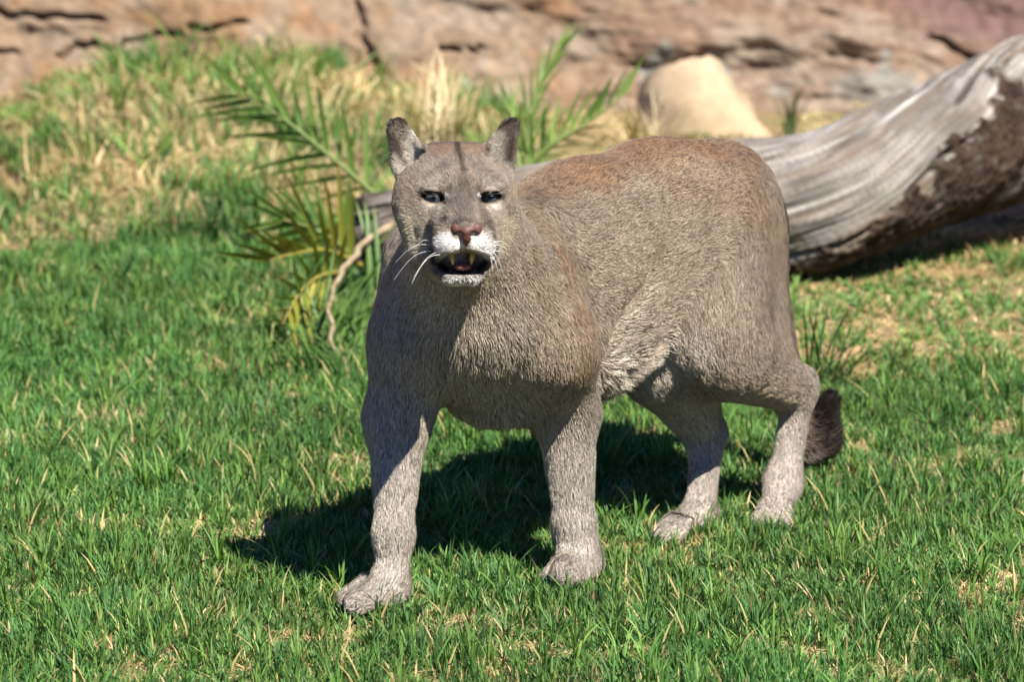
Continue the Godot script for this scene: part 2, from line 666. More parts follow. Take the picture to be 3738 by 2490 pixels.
func build_log() -> void:
	var root := thing("fallen_log", "thick weathered grey fallen log with dark bark, lying behind the puma", "log", LOG_PATH[2][0] * Vector3(1, 0, 1))
	var rings := 420
	var sides := 200
	var p := PackedVector3Array()
	var c := PackedColorArray()
	var s := 0.0
	var last: Vector3 = log_point(0.0)[0]
	for j in rings:
		var t := float(j) / (rings - 1)
		var here := log_point(t)
		var pos: Vector3 = here[0]
		s += pos.distance_to(last)
		last = pos
		var tan: Vector3 = (log_point(t + 0.01)[0] - log_point(t - 0.01)[0]).normalized()
		var face := tan.cross(Vector3.UP).normalized()
		var up := face.cross(tan).normalized()
		for i in sides:
			var b := TAU * i / sides            # 0 top, quarter turn faces the lawn
			var tw := b + 1.9 * s
			var g := Vector3(cos(tw), sin(tw), 0.0)
			var iso := Vector3(cos(b) * 0.16, sin(b) * 0.16, s)
			var flute := fbm(g * 1.0 + Vector3(0, 0, s * 2.2), 1.0)
			var grain := fbm(g * 9.0 + Vector3(0, 0, s * 3.0), 1.0)
			var line := 1.0 - absf(nz.get_noise_3dv(g * 13.0 + Vector3(0, 0, s * 2.6))) * 5.0
			var fine := fbm(g * 26.0 + Vector3(0, 0, s * 9.0), 1.0)
			var blotch := fbm(iso + Vector3(1, 6, 2), 7.0)
			var crack := 0.0
			for q in [0.4, 1.35, 2.0, 2.9, 4.1, 5.3]:
				var off := absf(wrapf(tw - q - 1.9 - 0.25 * noise(Vector3(q * 7.0, 0, s), 2.2), -PI, PI))
				crack = maxf(crack, (1.0 - sm(0.02, 0.07, off)) * sm(-0.35, 0.0, noise(Vector3(q * 3.0, 4.0, s), 1.5) + 0.15))
			var w := iso
			# bark clings to the underside, and higher up towards the right
			var edge := ramp(s, [0.0, 0.85, 1.05, 1.18, 1.32, 1.46, 1.6, 1.9], [2.5, 2.4, 2.15, 1.72, 1.28, 0.9, 0.55, 0.4])
			var bb := b if b < 4.4 else b - TAU
			var bark := sm(edge - 0.03, edge + 0.03, bb + 0.55 * fbm(w, 7.0) + 0.3 * fbm(w, 26.0))
			bark *= 1.0 - 0.85 * sm(0.2, 0.45, fbm(w + Vector3(4, 4, 4), 4.5)) * sm(1.2, 1.4, s)
			var rough := 0.3 - 1.3 * absf(fbm(w * Vector3(1, 1, 0.7), 30.0)) + 0.9 * fbm(w + Vector3(3, 1, 2), 60.0) + 0.8 * fbm(w, 11.0)
			var r: float = here[1] * (1.0 + 0.10 * flute) + 0.002 * grain + 0.0012 * fine - 0.003 * maxf(line, 0.0) - 0.016 * crack * (1.0 - bark)
			r += bark * (0.008 + 0.007 * rough)
			var a := pos
			if j < 24:
				# the broken end is ragged
				var jag := 0.07 * fbm(g * 2.5, 1.0) + 0.05 * fbm(g * 9.0, 1.0)
				a -= tan * jag * (1.0 - j / 24.0)
				r *= lerpf(0.35, 1.0, pow(j / 24.0, 0.25)) if j < 4 else 1.0
			p.append(a + (up * cos(b) + face * sin(b)) * r - root.position)
			# silver grey wood streaked with tan and brown along the twisted grain
			var col := Color(0.126, 0.116, 0.103).lerp(Color(0.244, 0.232, 0.213), clampf(0.5 + 1.5 * blotch + 0.5 * grain, 0.0, 1.0))
			col = col.lerp(Color(0.185, 0.128, 0.076), clampf(1.5 * fbm(g * 3.0 + Vector3(5, 2, s * 2.4), 1.0) - 0.05, 0.0, 0.6))
			col = col.lerp(Color(0.42, 0.40, 0.37), clampf(2.2 * fbm(g * 6.0 + Vector3(9, 3, s * 2.0), 1.0) - 0.3, 0.0, 0.8))
			col = col.lerp(Color(0.09, 0.07, 0.055), clampf(2.0 * fbm(g * 5.0 + Vector3(1, 7, s * 3.0), 1.0) - 0.35, 0.0, 0.75))
			col = col.lerp(Color(0.10, 0.08, 0.065), 0.85 * clampf(line, 0.0, 1.0) * clampf(0.6 + 1.5 * blotch, 0.0, 1.0))
			col = col.lerp(Color(0.20, 0.21, 0.15), clampf(1.5 * fbm(w + Vector3(8, 1, 1), 5.0) - 0.15, 0.0, 0.5) * sm(1.2, 1.8, bb))
			col = col.lerp(Color(0.040, 0.030, 0.024), 0.85 * crack)
			var bc := Color(0.024, 0.017, 0.013).lerp(Color(0.056, 0.039, 0.029), clampf(0.4 + 1.3 * rough, 0.0, 1.0))
			bc = bc.lerp(Color(0.12, 0.11, 0.10), clampf(2.0 * fbm(w + Vector3(2, 2, 6), 16.0) - 0.5, 0.0, 0.6))
			col = col.lerp(bc, maxf(bark, 0.85 * (1.0 - sm(0.0, 0.16, s + 0.12 * fbm(w, 9.0)))))
			var k := 1.0 + 0.35 * fine
			c.append(Color(col.r * k, col.g * k, col.b * k))
	var trunk := part("trunk", smooth_grid(sides, rings, p, c, true, false), mat(0.85, 0.2), root)
	trunk.position = Vector3.ZERO
	# rotten splinters of the broken end
	var e0: Vector3 = LOG_PATH[0][0]
	for k in 13:
		var a := rng.randf_range(0, TAU)
		var rr: float = LOG_PATH[0][1] * rng.randf_range(0.3, 1.0)
		var start := e0 + Vector3(0.03, cos(a) * rr, sin(a) * rr)
		var tip := start + Vector3(-rng.randf_range(0.04, 0.10), rng.randf_range(-0.045, 0.02), rng.randf_range(-0.02, 0.03))
		var path := PackedVector3Array()
		var rad := PackedFloat32Array()
		var cc := PackedColorArray()
		var shade := Color(0.05, 0.038, 0.03).lerp(Color(0.34, 0.31, 0.28), rng.randf() * rng.randf())
		for j in 8:
			var t := j / 7.0
			path.append(start.lerp(tip, t) - root.position + Vector3(noise(start * 9.0 + Vector3(t, 0, 0), 3.0), noise(start * 9.0 + Vector3(0, t, 5), 3.0), 0) * 0.02)
			rad.append(lerpf(0.024, 0.003, t * t) * (1.0 + 0.4 * noise(start * 30.0 + Vector3(t * 6.0, 0, 0), 1.0)))
			cc.append(shade * (1.0 + 0.5 * noise(start * 20.0 + Vector3(0, t * 9.0, 0), 1.0)))
		part("splinter", tube(path, rad, 9, cc), mat(0.9, 0.2), root)
	# the stub of a branch that props the log up
	var path := PackedVector3Array()
	var rad := PackedFloat32Array()
	var cc := PackedColorArray()
	var s0: Vector3 = LOG_PATH[1][0]
	for j in 14:
		var t := j / 13.0
		path.append(s0.lerp(Vector3(s0.x + 0.05, -0.03, s0.z + 0.02), t) - root.position)
		rad.append(lerpf(0.075, 0.055, t) * (1.0 + 0.12 * noise(Vector3(0, t * 6.0, 0), 1.0)))
		cc.append(Color(0.22, 0.18, 0.14) * (1.0 + 0.3 * noise(Vector3(0, t * 25.0, 0), 1.0)))
	part("branch_stub", tube(path, rad, 20, cc), mat(0.9, 0.2), root)

# ------------------------------------------------------------------ leaves and small plants
func leaf(length: float, width: float, droop: float, curl: float, c0: Color, c1: Color, ct: Color) -> ArrayMesh:
	# a folded blade from the origin along +y, bending towards +z; c1 at the margins, ct at the tip
	var p := PackedVector3Array()
	var c := PackedColorArray()
	var n := 9
	var y := 0.0
	var z := 0.0
	for j in n:
		var t := j / (n - 1.0)
		var w := width * 0.5 * (sm(-0.15, 0.22, t) * pow(1.0 - t, 0.6) + 0.015)
		var ang := droop * t
		for i in 3:
			p.append(Vector3((i - 1) * w, y + curl * 0.0, z - (0.35 * w if i == 1 else 0.0)))
			var col := c0 if i == 1 else c0.lerp(c1, 0.8)
			col = col.lerp(ct, sm(0.72, 0.98, t))
			c.append(col)
		y += length / (n - 1.0) * cos(ang)
		z += length / (n - 1.0) * sin(ang)
	return smooth_grid(3, n, p, c)

func leaf_mat() -> StandardMaterial3D:
	var m := mat(0.45, 0.45)
	m.backlight_enabled = true
	m.backlight = Color(0.55, 0.62, 0.3)
	return m

func aim(y: Vector3, z: Vector3) -> Basis:
	var yy := y.normalized()
	var x := yy.cross(z).normalized()
	return Basis(x, yy, x.cross(yy))

func frond(root: Node3D, path: Array, leaf_len: float, count: int, spread: float, style: int, side_mask := 3) -> void:
	var o := Node3D.new()
	o.name = "frond"
	root.add_child(o, true)
	var curve := Curve3D.new()
	for k in path.size():
		var prev: Vector3 = path[maxi(k - 1, 0)]
		var next: Vector3 = path[mini(k + 1, path.size() - 1)]
		curve.add_point(path[k] - root.position, -(next - prev) / 6.0, (next - prev) / 6.0)
	var total := curve.get_baked_length()
	var pts := PackedVector3Array()
	var rad := PackedFloat32Array()
	var cc := PackedColorArray()
	for j in 16:
		var t := j / 15.0
		pts.append(curve.sample_baked(t * total, true))
		rad.append(lerpf(0.0068, 0.0016, t))
		cc.append([Color(0.16, 0.22, 0.055), Color(0.30, 0.26, 0.05)][style].lerp(Color(0.30, 0.22, 0.09), sm(0.75, 1.0, t)))
	var m := leaf_mat()
	part("stalk", tube(pts, rad, 8, cc), m, o)
	for k in count:
		var t := lerpf(0.10, 1.0, (k + 0.5) / count)
		var at := curve.sample_baked(t * total, true)
		var dir := (curve.sample_baked(minf(t + 0.03, 1.0) * total, true) - curve.sample_baked((t - 0.03) * total, true)).normalized()
		var lateral := dir.cross(Vector3(0.15, 0.1, 1.0)).normalized()
		for side in [-1, 1]:
			if not (side_mask & (1 if side < 0 else 2)):
				continue
			var ang: float = spread * lerpf(1.15, 0.45, t) + rng.randf_range(-0.13, 0.13)
			var d: Vector3 = dir * cos(ang) + lateral * sin(ang) * side + Vector3(0, 0, rng.randf_range(-0.28, 0.34))
			var g := rng.randf()
			var c0 := Color(0.075, 0.15, 0.028).lerp(Color(0.16, 0.26, 0.05), g)
			var c1 := c0 * 1.05
			var ct := c0
			if style == 1:
				c0 = Color(0.12, 0.19, 0.03).lerp(Color(0.30, 0.30, 0.04), g)
				c1 = c0.lerp(Color(0.50, 0.30, 0.03), 0.7 * rng.randf())
				ct = c1.lerp(Color(0.38, 0.22, 0.10), 0.8)
			elif rng.randf() < 0.22:
				ct = Color(0.38, 0.30, 0.12)
			var l := leaf_len * lerpf(1.0, 0.62, t) * rng.randf_range(0.82, 1.12) * (0.7 + 0.3 * sm(0.0, 0.25, t))
			var lf := part("leaflet", leaf(l, leaf_len * [0.070, 0.080][style] * rng.randf_range(0.8, 1.2), rng.randf_range(0.05, 0.5), 0.0, c0, c1, ct), m, o)
			lf.transform = Transform3D(aim(d, Vector3(0.1, -0.35, 0.9)), at)

func build_palms() -> void:
	var palm_0 := thing("palm_plant", "young palm with a long green frond arching left behind the puma head", "palm", Vector3(-0.3236, 0.0000, -2.2500))
	frond(palm_0, [Vector3(-0.3020, 0.1524, -2.2000), Vector3(-0.4239, 0.2541, -2.2200), Vector3(-0.5463, 0.3468, -2.2500), Vector3(-0.6452, 0.3898, -2.3000)], 0.230, 11, 0.80, 0, 3)
	var palm_1 := thing("palm_plant", "young palm with bright green upright fronds behind the puma neck", "palm", Vector3(0.0344, 0.0000, -2.5000))
	frond(palm_1, [Vector3(0.0289, 0.1792, -2.4000), Vector3(0.0466, 0.3173, -2.4500), Vector3(0.0882, 0.4243, -2.5000), Vector3(0.1174, 0.4683, -2.5200)], 0.150, 9, 0.26, 0, 3)
	frond(palm_1, [Vector3(0.0238, 0.1792, -2.4000), Vector3(0.0962, 0.2491, -2.4200), Vector3(0.1895, 0.3015, -2.4500), Vector3(0.2728, 0.3594, -2.4800)], 0.170, 11, 0.80, 0, 1)
	frond(palm_1, [Vector3(0.0238, 0.1792, -2.4000), Vector3(0.0962, 0.2438, -2.4200), Vector3(0.1784, 0.2946, -2.4000)], 0.100, 6, 0.80, 0, 2)
	frond(palm_1, [Vector3(0.0186, 0.1897, -2.4000), Vector3(0.0031, 0.2753, -2.4500), Vector3(-0.0052, 0.3297, -2.5000)], 0.130, 7, 0.35, 0, 3)
	var palm_2 := thing("palm_plant", "low palm with yellowing orange-edged leaves drooping beside the broken log end", "palm", Vector3(-0.3726, 0.0000, -1.8500))
	frond(palm_2, [Vector3(-0.3428, 0.0707, -1.8500), Vector3(-0.4180, 0.1241, -1.7600), Vector3(-0.4918, 0.1345, -1.6600), Vector3(-0.5423, 0.1319, -1.6000)], 0.230, 12, 0.90, 1, 2)
	frond(palm_2, [Vector3(-0.3701, 0.0700, -1.7800), Vector3(-0.4227, 0.1182, -1.5000), Vector3(-0.4620, 0.1166, -1.3000), Vector3(-0.4869, 0.0934, -1.1200)], 0.170, 10, 0.95, 1, 3)
	frond(palm_2, [Vector3(-0.3532, 0.0767, -1.8700), Vector3(-0.4073, 0.1271, -1.8700), Vector3(-0.4663, 0.1573, -1.8700), Vector3(-0.5205, 0.1724, -1.8700)], 0.190, 10, 0.80, 0, 3)
	frond(palm_2, [Vector3(-0.3709, 0.0508, -1.8000), Vector3(-0.4251, 0.0636, -1.5500), Vector3(-0.4578, 0.0685, -1.3000), Vector3(-0.4706, 0.0602, -1.1200)], 0.150, 10, 0.90, 0, 3)

func blades(root: Node3D, base: Vector3, spread: float, tips: Array, count: int, width: float, c0: Color, c1: Color, called := "blade") -> void:
	# long arching blades, each a part, that lean towards the given tips
	var m := leaf_mat()
	for k in count:
		var tip: Vector3 = tips[k % tips.size()] + Vector3(rng.randf_range(-1, 1), rng.randf_range(-0.7, 0.5), rng.randf_range(-1, 1)) * spread
		var start := base + Vector3(rng.randf_range(-1, 1), 0, rng.randf_range(-1, 1)) * spread
		start.y = ground_y(start.x, start.z) - 0.004 if base.y < 0.05 else start.y
		var d := tip - start
		var lf := part(called, leaf(d.length() * 1.06, width * rng.randf_range(0.7, 1.25), rng.randf_range(0.3, 1.0), 0.0, c0.lerp(c1, rng.randf()), c0.lerp(c1, rng.randf()), c1), m, root)
		var out := Vector3(d.x, 0, d.z).normalized()
		var rise := (d.normalized() + Vector3.UP * 0.35).normalized()
		lf.transform = Transform3D(aim(rise, (out - Vector3.UP * 0.6)), start - root.position)

func build_small_plants() -> void:
	var plant_0 := thing("tall_grass_tuft", "tuft of long dark green grass blades beside the puma rear leg", "grass tuft", Vector3(0.6491, 0.0000, -0.9500))
	blades(plant_0, Vector3(0.6491, 0.0000, -0.9500), 0.035, [Vector3(0.7289, 0.2244, -0.9000), Vector3(0.8199, 0.1829, -0.9000), Vector3(0.6103, 0.2047, -0.9500), Vector3(0.6775, 0.1709, -1.0000), Vector3(0.7436, 0.1552, -0.9000), Vector3(0.8301, 0.1430, -0.8500), Vector3(0.5896, 0.1829, -0.9000)], 30, 0.0085, Color(0.035, 0.085, 0.020), Color(0.075, 0.150, 0.035))
	var plant_1 := thing("tall_grass_tuft", "dense dark green grass tuft beside the puma chest below the bare twig", "grass tuft", Vector3(-0.3826, -0.0000, -1.0200))
	blades(plant_1, Vector3(-0.3826, -0.0000, -1.0200), 0.060, [Vector3(-0.4538, 0.1055, -1.0000), Vector3(-0.4171, 0.1335, -1.0000), Vector3(-0.3077, 0.0726, -1.1500), Vector3(-0.4350, 0.0725, -0.9800), Vector3(-0.4001, 0.0730, -1.0200), Vector3(-0.3024, 0.0413, -1.1200)], 40, 0.0085, Color(0.040, 0.100, 0.025), Color(0.140, 0.250, 0.050))
	var plant_2 := thing("tall_grass_tuft", "lush green grass tuft under the drooping yellow palm leaves", "grass tuft", Vector3(-0.4320, 0.0000, -1.3500))
	blades(plant_2, Vector3(-0.4320, 0.0000, -1.3500), 0.080, [Vector3(-0.5252, 0.1445, -1.3500), Vector3(-0.4706, 0.1631, -1.4000), Vector3(-0.4137, 0.1728, -1.4000), Vector3(-0.3572, 0.1341, -1.4000), Vector3(-0.4950, 0.1070, -1.3000), Vector3(-0.3290, 0.0954, -1.4000)], 60, 0.0085, Color(0.040, 0.100, 0.025), Color(0.140, 0.250, 0.050))
	var plant_3 := thing("dry_grass_clump", "pale straw coloured clump of dry grass at the foot of the rock wall", "grass clump", Vector3(-0.1845, 0.0000, -3.2000))
	blades(plant_3, Vector3(-0.1845, 0.1090, -3.2000), 0.050, [Vector3(-0.1963, 0.3331, -3.3000), Vector3(-0.2555, 0.2879, -3.2000), Vector3(-0.1124, 0.2712, -3.2000), Vector3(-0.1526, 0.2970, -3.3500), Vector3(-0.3029, 0.2380, -3.1000), Vector3(-0.0842, 0.2269, -3.1000)], 90, 0.0060, Color(0.440, 0.350, 0.180), Color(0.620, 0.530, 0.340))
	var plant_4 := thing("dry_grass_clump", "low brown clump of dry grass left of the pale boulder", "grass clump", Vector3(0.3430, 0.0000, -3.5000))
	blades(plant_4, Vector3(0.3430, 0.0000, -3.5000), 0.060, [Vector3(0.2835, 0.1925, -3.4000), Vector3(0.3422, 0.1870, -3.5000), Vector3(0.4101, 0.1584, -3.5000), Vector3(0.4519, 0.1414, -3.4000), Vector3(0.2500, 0.1528, -3.4000)], 70, 0.0060, Color(0.340, 0.240, 0.120), Color(0.620, 0.530, 0.340))
	var plant_5 := thing("leafy_weed", "small green weed growing above the log in front of the rock wall", "weed", Vector3(0.7389, 0.0000, -3.9000))
	blades(plant_5, Vector3(0.7389, 0.0000, -3.9000), 0.015, [Vector3(0.7547, 0.1606, -3.9000), Vector3(0.7783, 0.1371, -3.9000), Vector3(0.7259, 0.1312, -3.9000), Vector3(0.7435, 0.1194, -3.9000)], 12, 0.0140, Color(0.100, 0.150, 0.060), Color(0.170, 0.220, 0.100))
	var plant_6 := thing("grass_tuft", "broad green grass blades growing over the broken log end", "grass tuft", Vector3(-0.3219, 0.0000, -1.8000))
	blades(plant_6, Vector3(-0.3219, 0.0000, -1.8000), 0.050, [Vector3(-0.3714, 0.2114, -1.8500), Vector3(-0.2778, 0.2114, -1.8500), Vector3(-0.3995, 0.1711, -1.8000), Vector3(-0.4448, 0.1512, -1.7000), Vector3(-0.3235, 0.2220, -1.9000), Vector3(-0.2793, 0.1512, -1.7000)], 8, 0.0130, Color(0.070, 0.150, 0.030), Color(0.140, 0.250, 0.050))
	var twig := PackedVector3Array([Vector3(-0.2712, 0.1427, -1.9700), Vector3(-0.3177, 0.1331, -1.8500), Vector3(-0.3593, 0.1194, -1.7000), Vector3(-0.3874, 0.1084, -1.5000), Vector3(-0.3906, 0.0931, -1.3200), Vector3(-0.3797, 0.0653, -1.1400), Vector3(-0.3610, 0.0373, -1.0200), Vector3(-0.3418, 0.0098, -0.9600)])
	bare_twig(twig)

func bare_twig(pts: PackedVector3Array) -> void:
	var curve := Curve3D.new()
	for k in pts.size():
		var d := (pts[mini(k + 1, pts.size() - 1)] - pts[maxi(k - 1, 0)]) / 6.0
		curve.add_point(pts[k], -d, d)
	var path := PackedVector3Array()
	var rad := PackedFloat32Array()
	var c := PackedColorArray()
	for j in 60:
		var t := j / 59.0
		path.append(curve.sample_baked(t * curve.get_baked_length(), true) + Vector3(noise(Vector3(t * 9.0, 1, 0), 1.0), 0, noise(Vector3(t * 9.0, 5, 0), 1.0)) * 0.009)
		rad.append(lerpf(0.0078, 0.0036, t) * (1.0 + 0.3 * pow(maxf(0.0, sin(t * 34.0)), 8.0) + 0.12 * noise(path[j], 60.0)))
		c.append(Color(0.20, 0.15, 0.085).lerp(Color(0.34, 0.28, 0.19), 0.5 + 0.9 * noise(path[j], 45.0)))
	var o := part("bare_twig", tube(path, rad, 10, c), mat(0.8, 0.2), self)
	o.set_meta("label", "pale bare twig hanging down in a bow from the broken log end")
	o.set_meta("category", "twig")

# ------------------------------------------------------------------ grass
func tile(size: float, tufts: int, dry: float, low: float, high: float, thick: float, arch: float) -> ArrayMesh:
	# a square of turf: tufts of a few blades each, green and upright or straw coloured and lying
	var st := SurfaceTool.new()
	st.begin(Mesh.PRIMITIVE_TRIANGLES)
	for q in tufts:
		var mid := Vector3(rng.randf_range(-0.55, 0.55), 0, rng.randf_range(-0.55, 0.55)) * size
		var straw := rng.randf() < dry
		var base := Color(0.095, 0.212, 0.053).lerp(Color(0.060, 0.155, 0.047), rng.randf())
		base = base.lerp(Color(0.165, 0.29, 0.06), clampf(rng.randf_range(-0.6, 0.8) + 0.3 * dry, 0.0, 1.0))
		var tall := rng.randf_range(low, high) * (1.0 if rng.randf() > 0.10 else 1.7)
		var many := rng.randi_range(4, 8)
		if straw:
			base = Color(0.50, 0.39, 0.18).lerp(Color(0.34, 0.23, 0.11), rng.randf()).lerp(Color(0.66, 0.57, 0.36), 0.8 * rng.randf() * rng.randf())
		for b in many:
			var flat := 0.0
			if straw and rng.randf() < 0.93:
				flat = rng.randf_range(0.6, 0.95)
			var yaw := rng.randf() * TAU
			var lean := Vector3(cos(yaw), 0, sin(yaw))
			var root := mid + lean * rng.randf() * 0.006 + Vector3(0, -0.004, 0)
			var h := tall * rng.randf_range(0.5, 1.1)
			var bend := lerpf(rng.randf_range(0.1, 0.7) * arch, rng.randf_range(0.8, 1.4), flat)
			var up := h * (1.0 - flat)
			var turn := yaw + PI / 2 + rng.randf_range(-0.9, 0.9)
			var wide := Vector3(cos(turn), 0, sin(turn)) * thick * rng.randf_range(0.6, 1.2)
			var tone := rng.randf_range(0.7, 1.2)
			var col := Color(base.r * tone, base.g * tone, base.b * tone)
			if not straw and rng.randf() < 0.03:
				col = Color(0.42, 0.36, 0.15)
			st.set_color(col)
			var prev := []
			for k in 4:
				var t: float = [0.0, 0.4, 0.75, 1.0][k]
				var p := root + lean * bend * h * t * t + Vector3.UP * up * (t - 0.2 * bend * t * t)
				var w: Vector3 = wide * [0.75, 1.0, 0.65, 0.0][k]
				if k > 0:
					if k < 3:
						for v in [prev[0], prev[1], p - w, prev[1], p + w, p - w]:
							st.add_vertex(v)
					else:
						for v in [prev[0], prev[1], p]:
							st.add_vertex(v)
				prev = [p - w, p + w]
	st.generate_normals()
	st.index()
	return st.commit()

func turf(called: String, size: float, x0: float, x1: float, z0: float, z1: float, tufts: int, low: float, high: float, thick: float, arch: float, m: Material) -> void:
	# a patchwork of tiles, the drier ones where the lawn is dry
	var root := Node3D.new()
	root.name = called
	root.set_meta("kind", "stuff")
	add_child(root, true)
	var shares := [0.05, 0.2, 0.4, 0.62, 0.85]
	var meshes := []
	var where := []
	var tint := []
	for s in shares:
		for k in 4:
			meshes.append(tile(size, tufts, s, low, high, thick, arch))
			var w: Array[Transform3D] = []
			where.append(w)
			tint.append(PackedColorArray())
	var nx := int((x1 - x0) / size)
	var nzz := int((z1 - z0) / size)
	for j in nzz:
		for i in nx:
			var x := x0 + (i + 0.5) * size
			var z := z0 + (j + 0.5) * size
			if z < -3.0 and x > 0.1 and rng.randf() < 0.55:
				continue
			var p := Vector3(x, 0, z)
			var d := dryness(x, z) + rng.randf_range(-0.12, 0.12)
			var level := 4
			for k in 4:
				if d < (shares[k] + shares[k + 1]) * 0.5:
					level = k
					break
			var k := level * 4 + rng.randi() % 4
			var tall := 0.75 + 0.5 * clampf(0.5 + 0.9 * noise(p, 3.4), 0.0, 1.0) + 0.25 * noise(p, 11.0)
			tall *= 1.0 - 0.45 * sm(0.35, 0.7, x) * sm(-0.9, -1.3, z)
			tall *= 1.0 - 0.6 * sm(-1.05, -1.3, x) * sm(-3.2, -3.6, z)
			if z < -2.5:
				tall *= 1.0 - 0.6 * sm(-0.1, 0.3, x)
			var y := ground_y(x, z)
			var gx := ground_y(x + 0.05, z) - y
			var gz := ground_y(x, z + 0.05) - y
			var up := Vector3(-gx, 0.05, -gz).normalized()
			var side := up.cross(Vector3.BACK).normalized()
			var bs := Basis(side, up, side.cross(up)) * Basis(Vector3.UP, PI * 0.5 * (rng.randi() % 4))
			where[k].append(Transform3D(bs * Basis.from_scale(Vector3(1, tall, 1)), Vector3(x, y, z)))
			var v := 1.0 + 0.2 * noise(p, 1.6)
			tint[k].append(Color(v * (1.0 + 0.12 * noise(p, 0.9)), v, v))
	for k in meshes.size():
		if where[k].size():
			scatter("turf", meshes[k], m, where[k], tint[k], root)

func build_grass() -> void:
	var m := mat(0.5, 0.35)
	m.backlight_enabled = true
	m.backlight = Color(0.45, 0.55, 0.2)
	turf("lawn_grass", 0.06, -1.5, 1.5, -0.98, 1.72, 46, 0.014, 0.046, 0.0018, 1.0, m)
	turf("far_lawn_grass", 0.09, -2.2, 2.2, -2.42, -0.98, 62, 0.02, 0.055, 0.0022, 1.0, m)
	turf("mound_grass", 0.12, -2.4, 2.4, -4.34, -2.42, 50, 0.04, 0.10, 0.0028, 1.3, m)
	# taller tufts that stand out of the turf
	var kinds := []
	var where := []
	var tint := []
	for k in 6:
		kinds.append(tussock())
		var w: Array[Transform3D] = []
		where.append(w)
		tint.append(PackedColorArray())
	for q in 2000:
		var x := rng.randf_range(-1.5, 1.6)
		var z := rng.randf_range(-1.6, 1.6)
		var p := Vector3(x, 0, z)
		if rng.randf() > 0.35 + 0.9 * noise(p, 2.4) or dryness(x, z) > 0.5:
			continue
		var k := rng.randi() % 6
		var size := rng.randf_range(0.55, 1.15)
		where[k].append(Transform3D(Basis(Vector3.UP, rng.randf() * TAU) * Basis.from_scale(Vector3.ONE * size), Vector3(x, ground_y(x, z), z)))
		var v := rng.randf_range(0.75, 1.2)
		tint[k].append(Color(v * rng.randf_range(0.85, 1.25), v, v))
	var tall := Node3D.new()
	tall.name = "grass_tussocks"
	tall.set_meta("kind", "stuff")
	add_child(tall, true)
	for k in 6:
		scatter("tussock", kinds[k], m, where[k], tint[k], tall)

func tussock() -> ArrayMesh:
	var st := SurfaceTool.new()
	st.begin(Mesh.PRIMITIVE_TRIANGLES)
	for b in 11:
		var yaw := rng.randf() * TAU
		var lean := Vector3(cos(yaw), 0, sin(yaw))
		var root := lean * rng.randf() * 0.012
		var h := rng.randf_range(0.05, 0.105)
		var bend := rng.randf_range(0.15, 0.9)
		var turn := yaw + PI / 2 + rng.randf_range(-0.6, 0.6)
		var wide := Vector3(cos(turn), 0, sin(turn)) * rng.randf_range(0.0015, 0.0028)
		var g := Color(0.075, 0.20, 0.04).lerp(Color(0.16, 0.29, 0.06), rng.randf())
		if rng.randf() < 0.08:
			g = Color(0.40, 0.34, 0.15)
		st.set_color(g)
		var prev := []
		for k in 6:
			var t := k / 5.0
			var p := root + lean * bend * h * t * t + Vector3.UP * h * (t - 0.45 * bend * t * t)
			p.y -= 0.004 * (1.0 - t)
			var w := wide * (1.0 - t * t) * (0.8 + 0.4 * t)
			if k > 0:
				for v in [prev[0], prev[1], p - w, prev[1], p + w, p - w]:
					st.add_vertex(v)
			prev = [p - w, p + w]
	st.generate_normals()
	st.index()
	return st.commit()


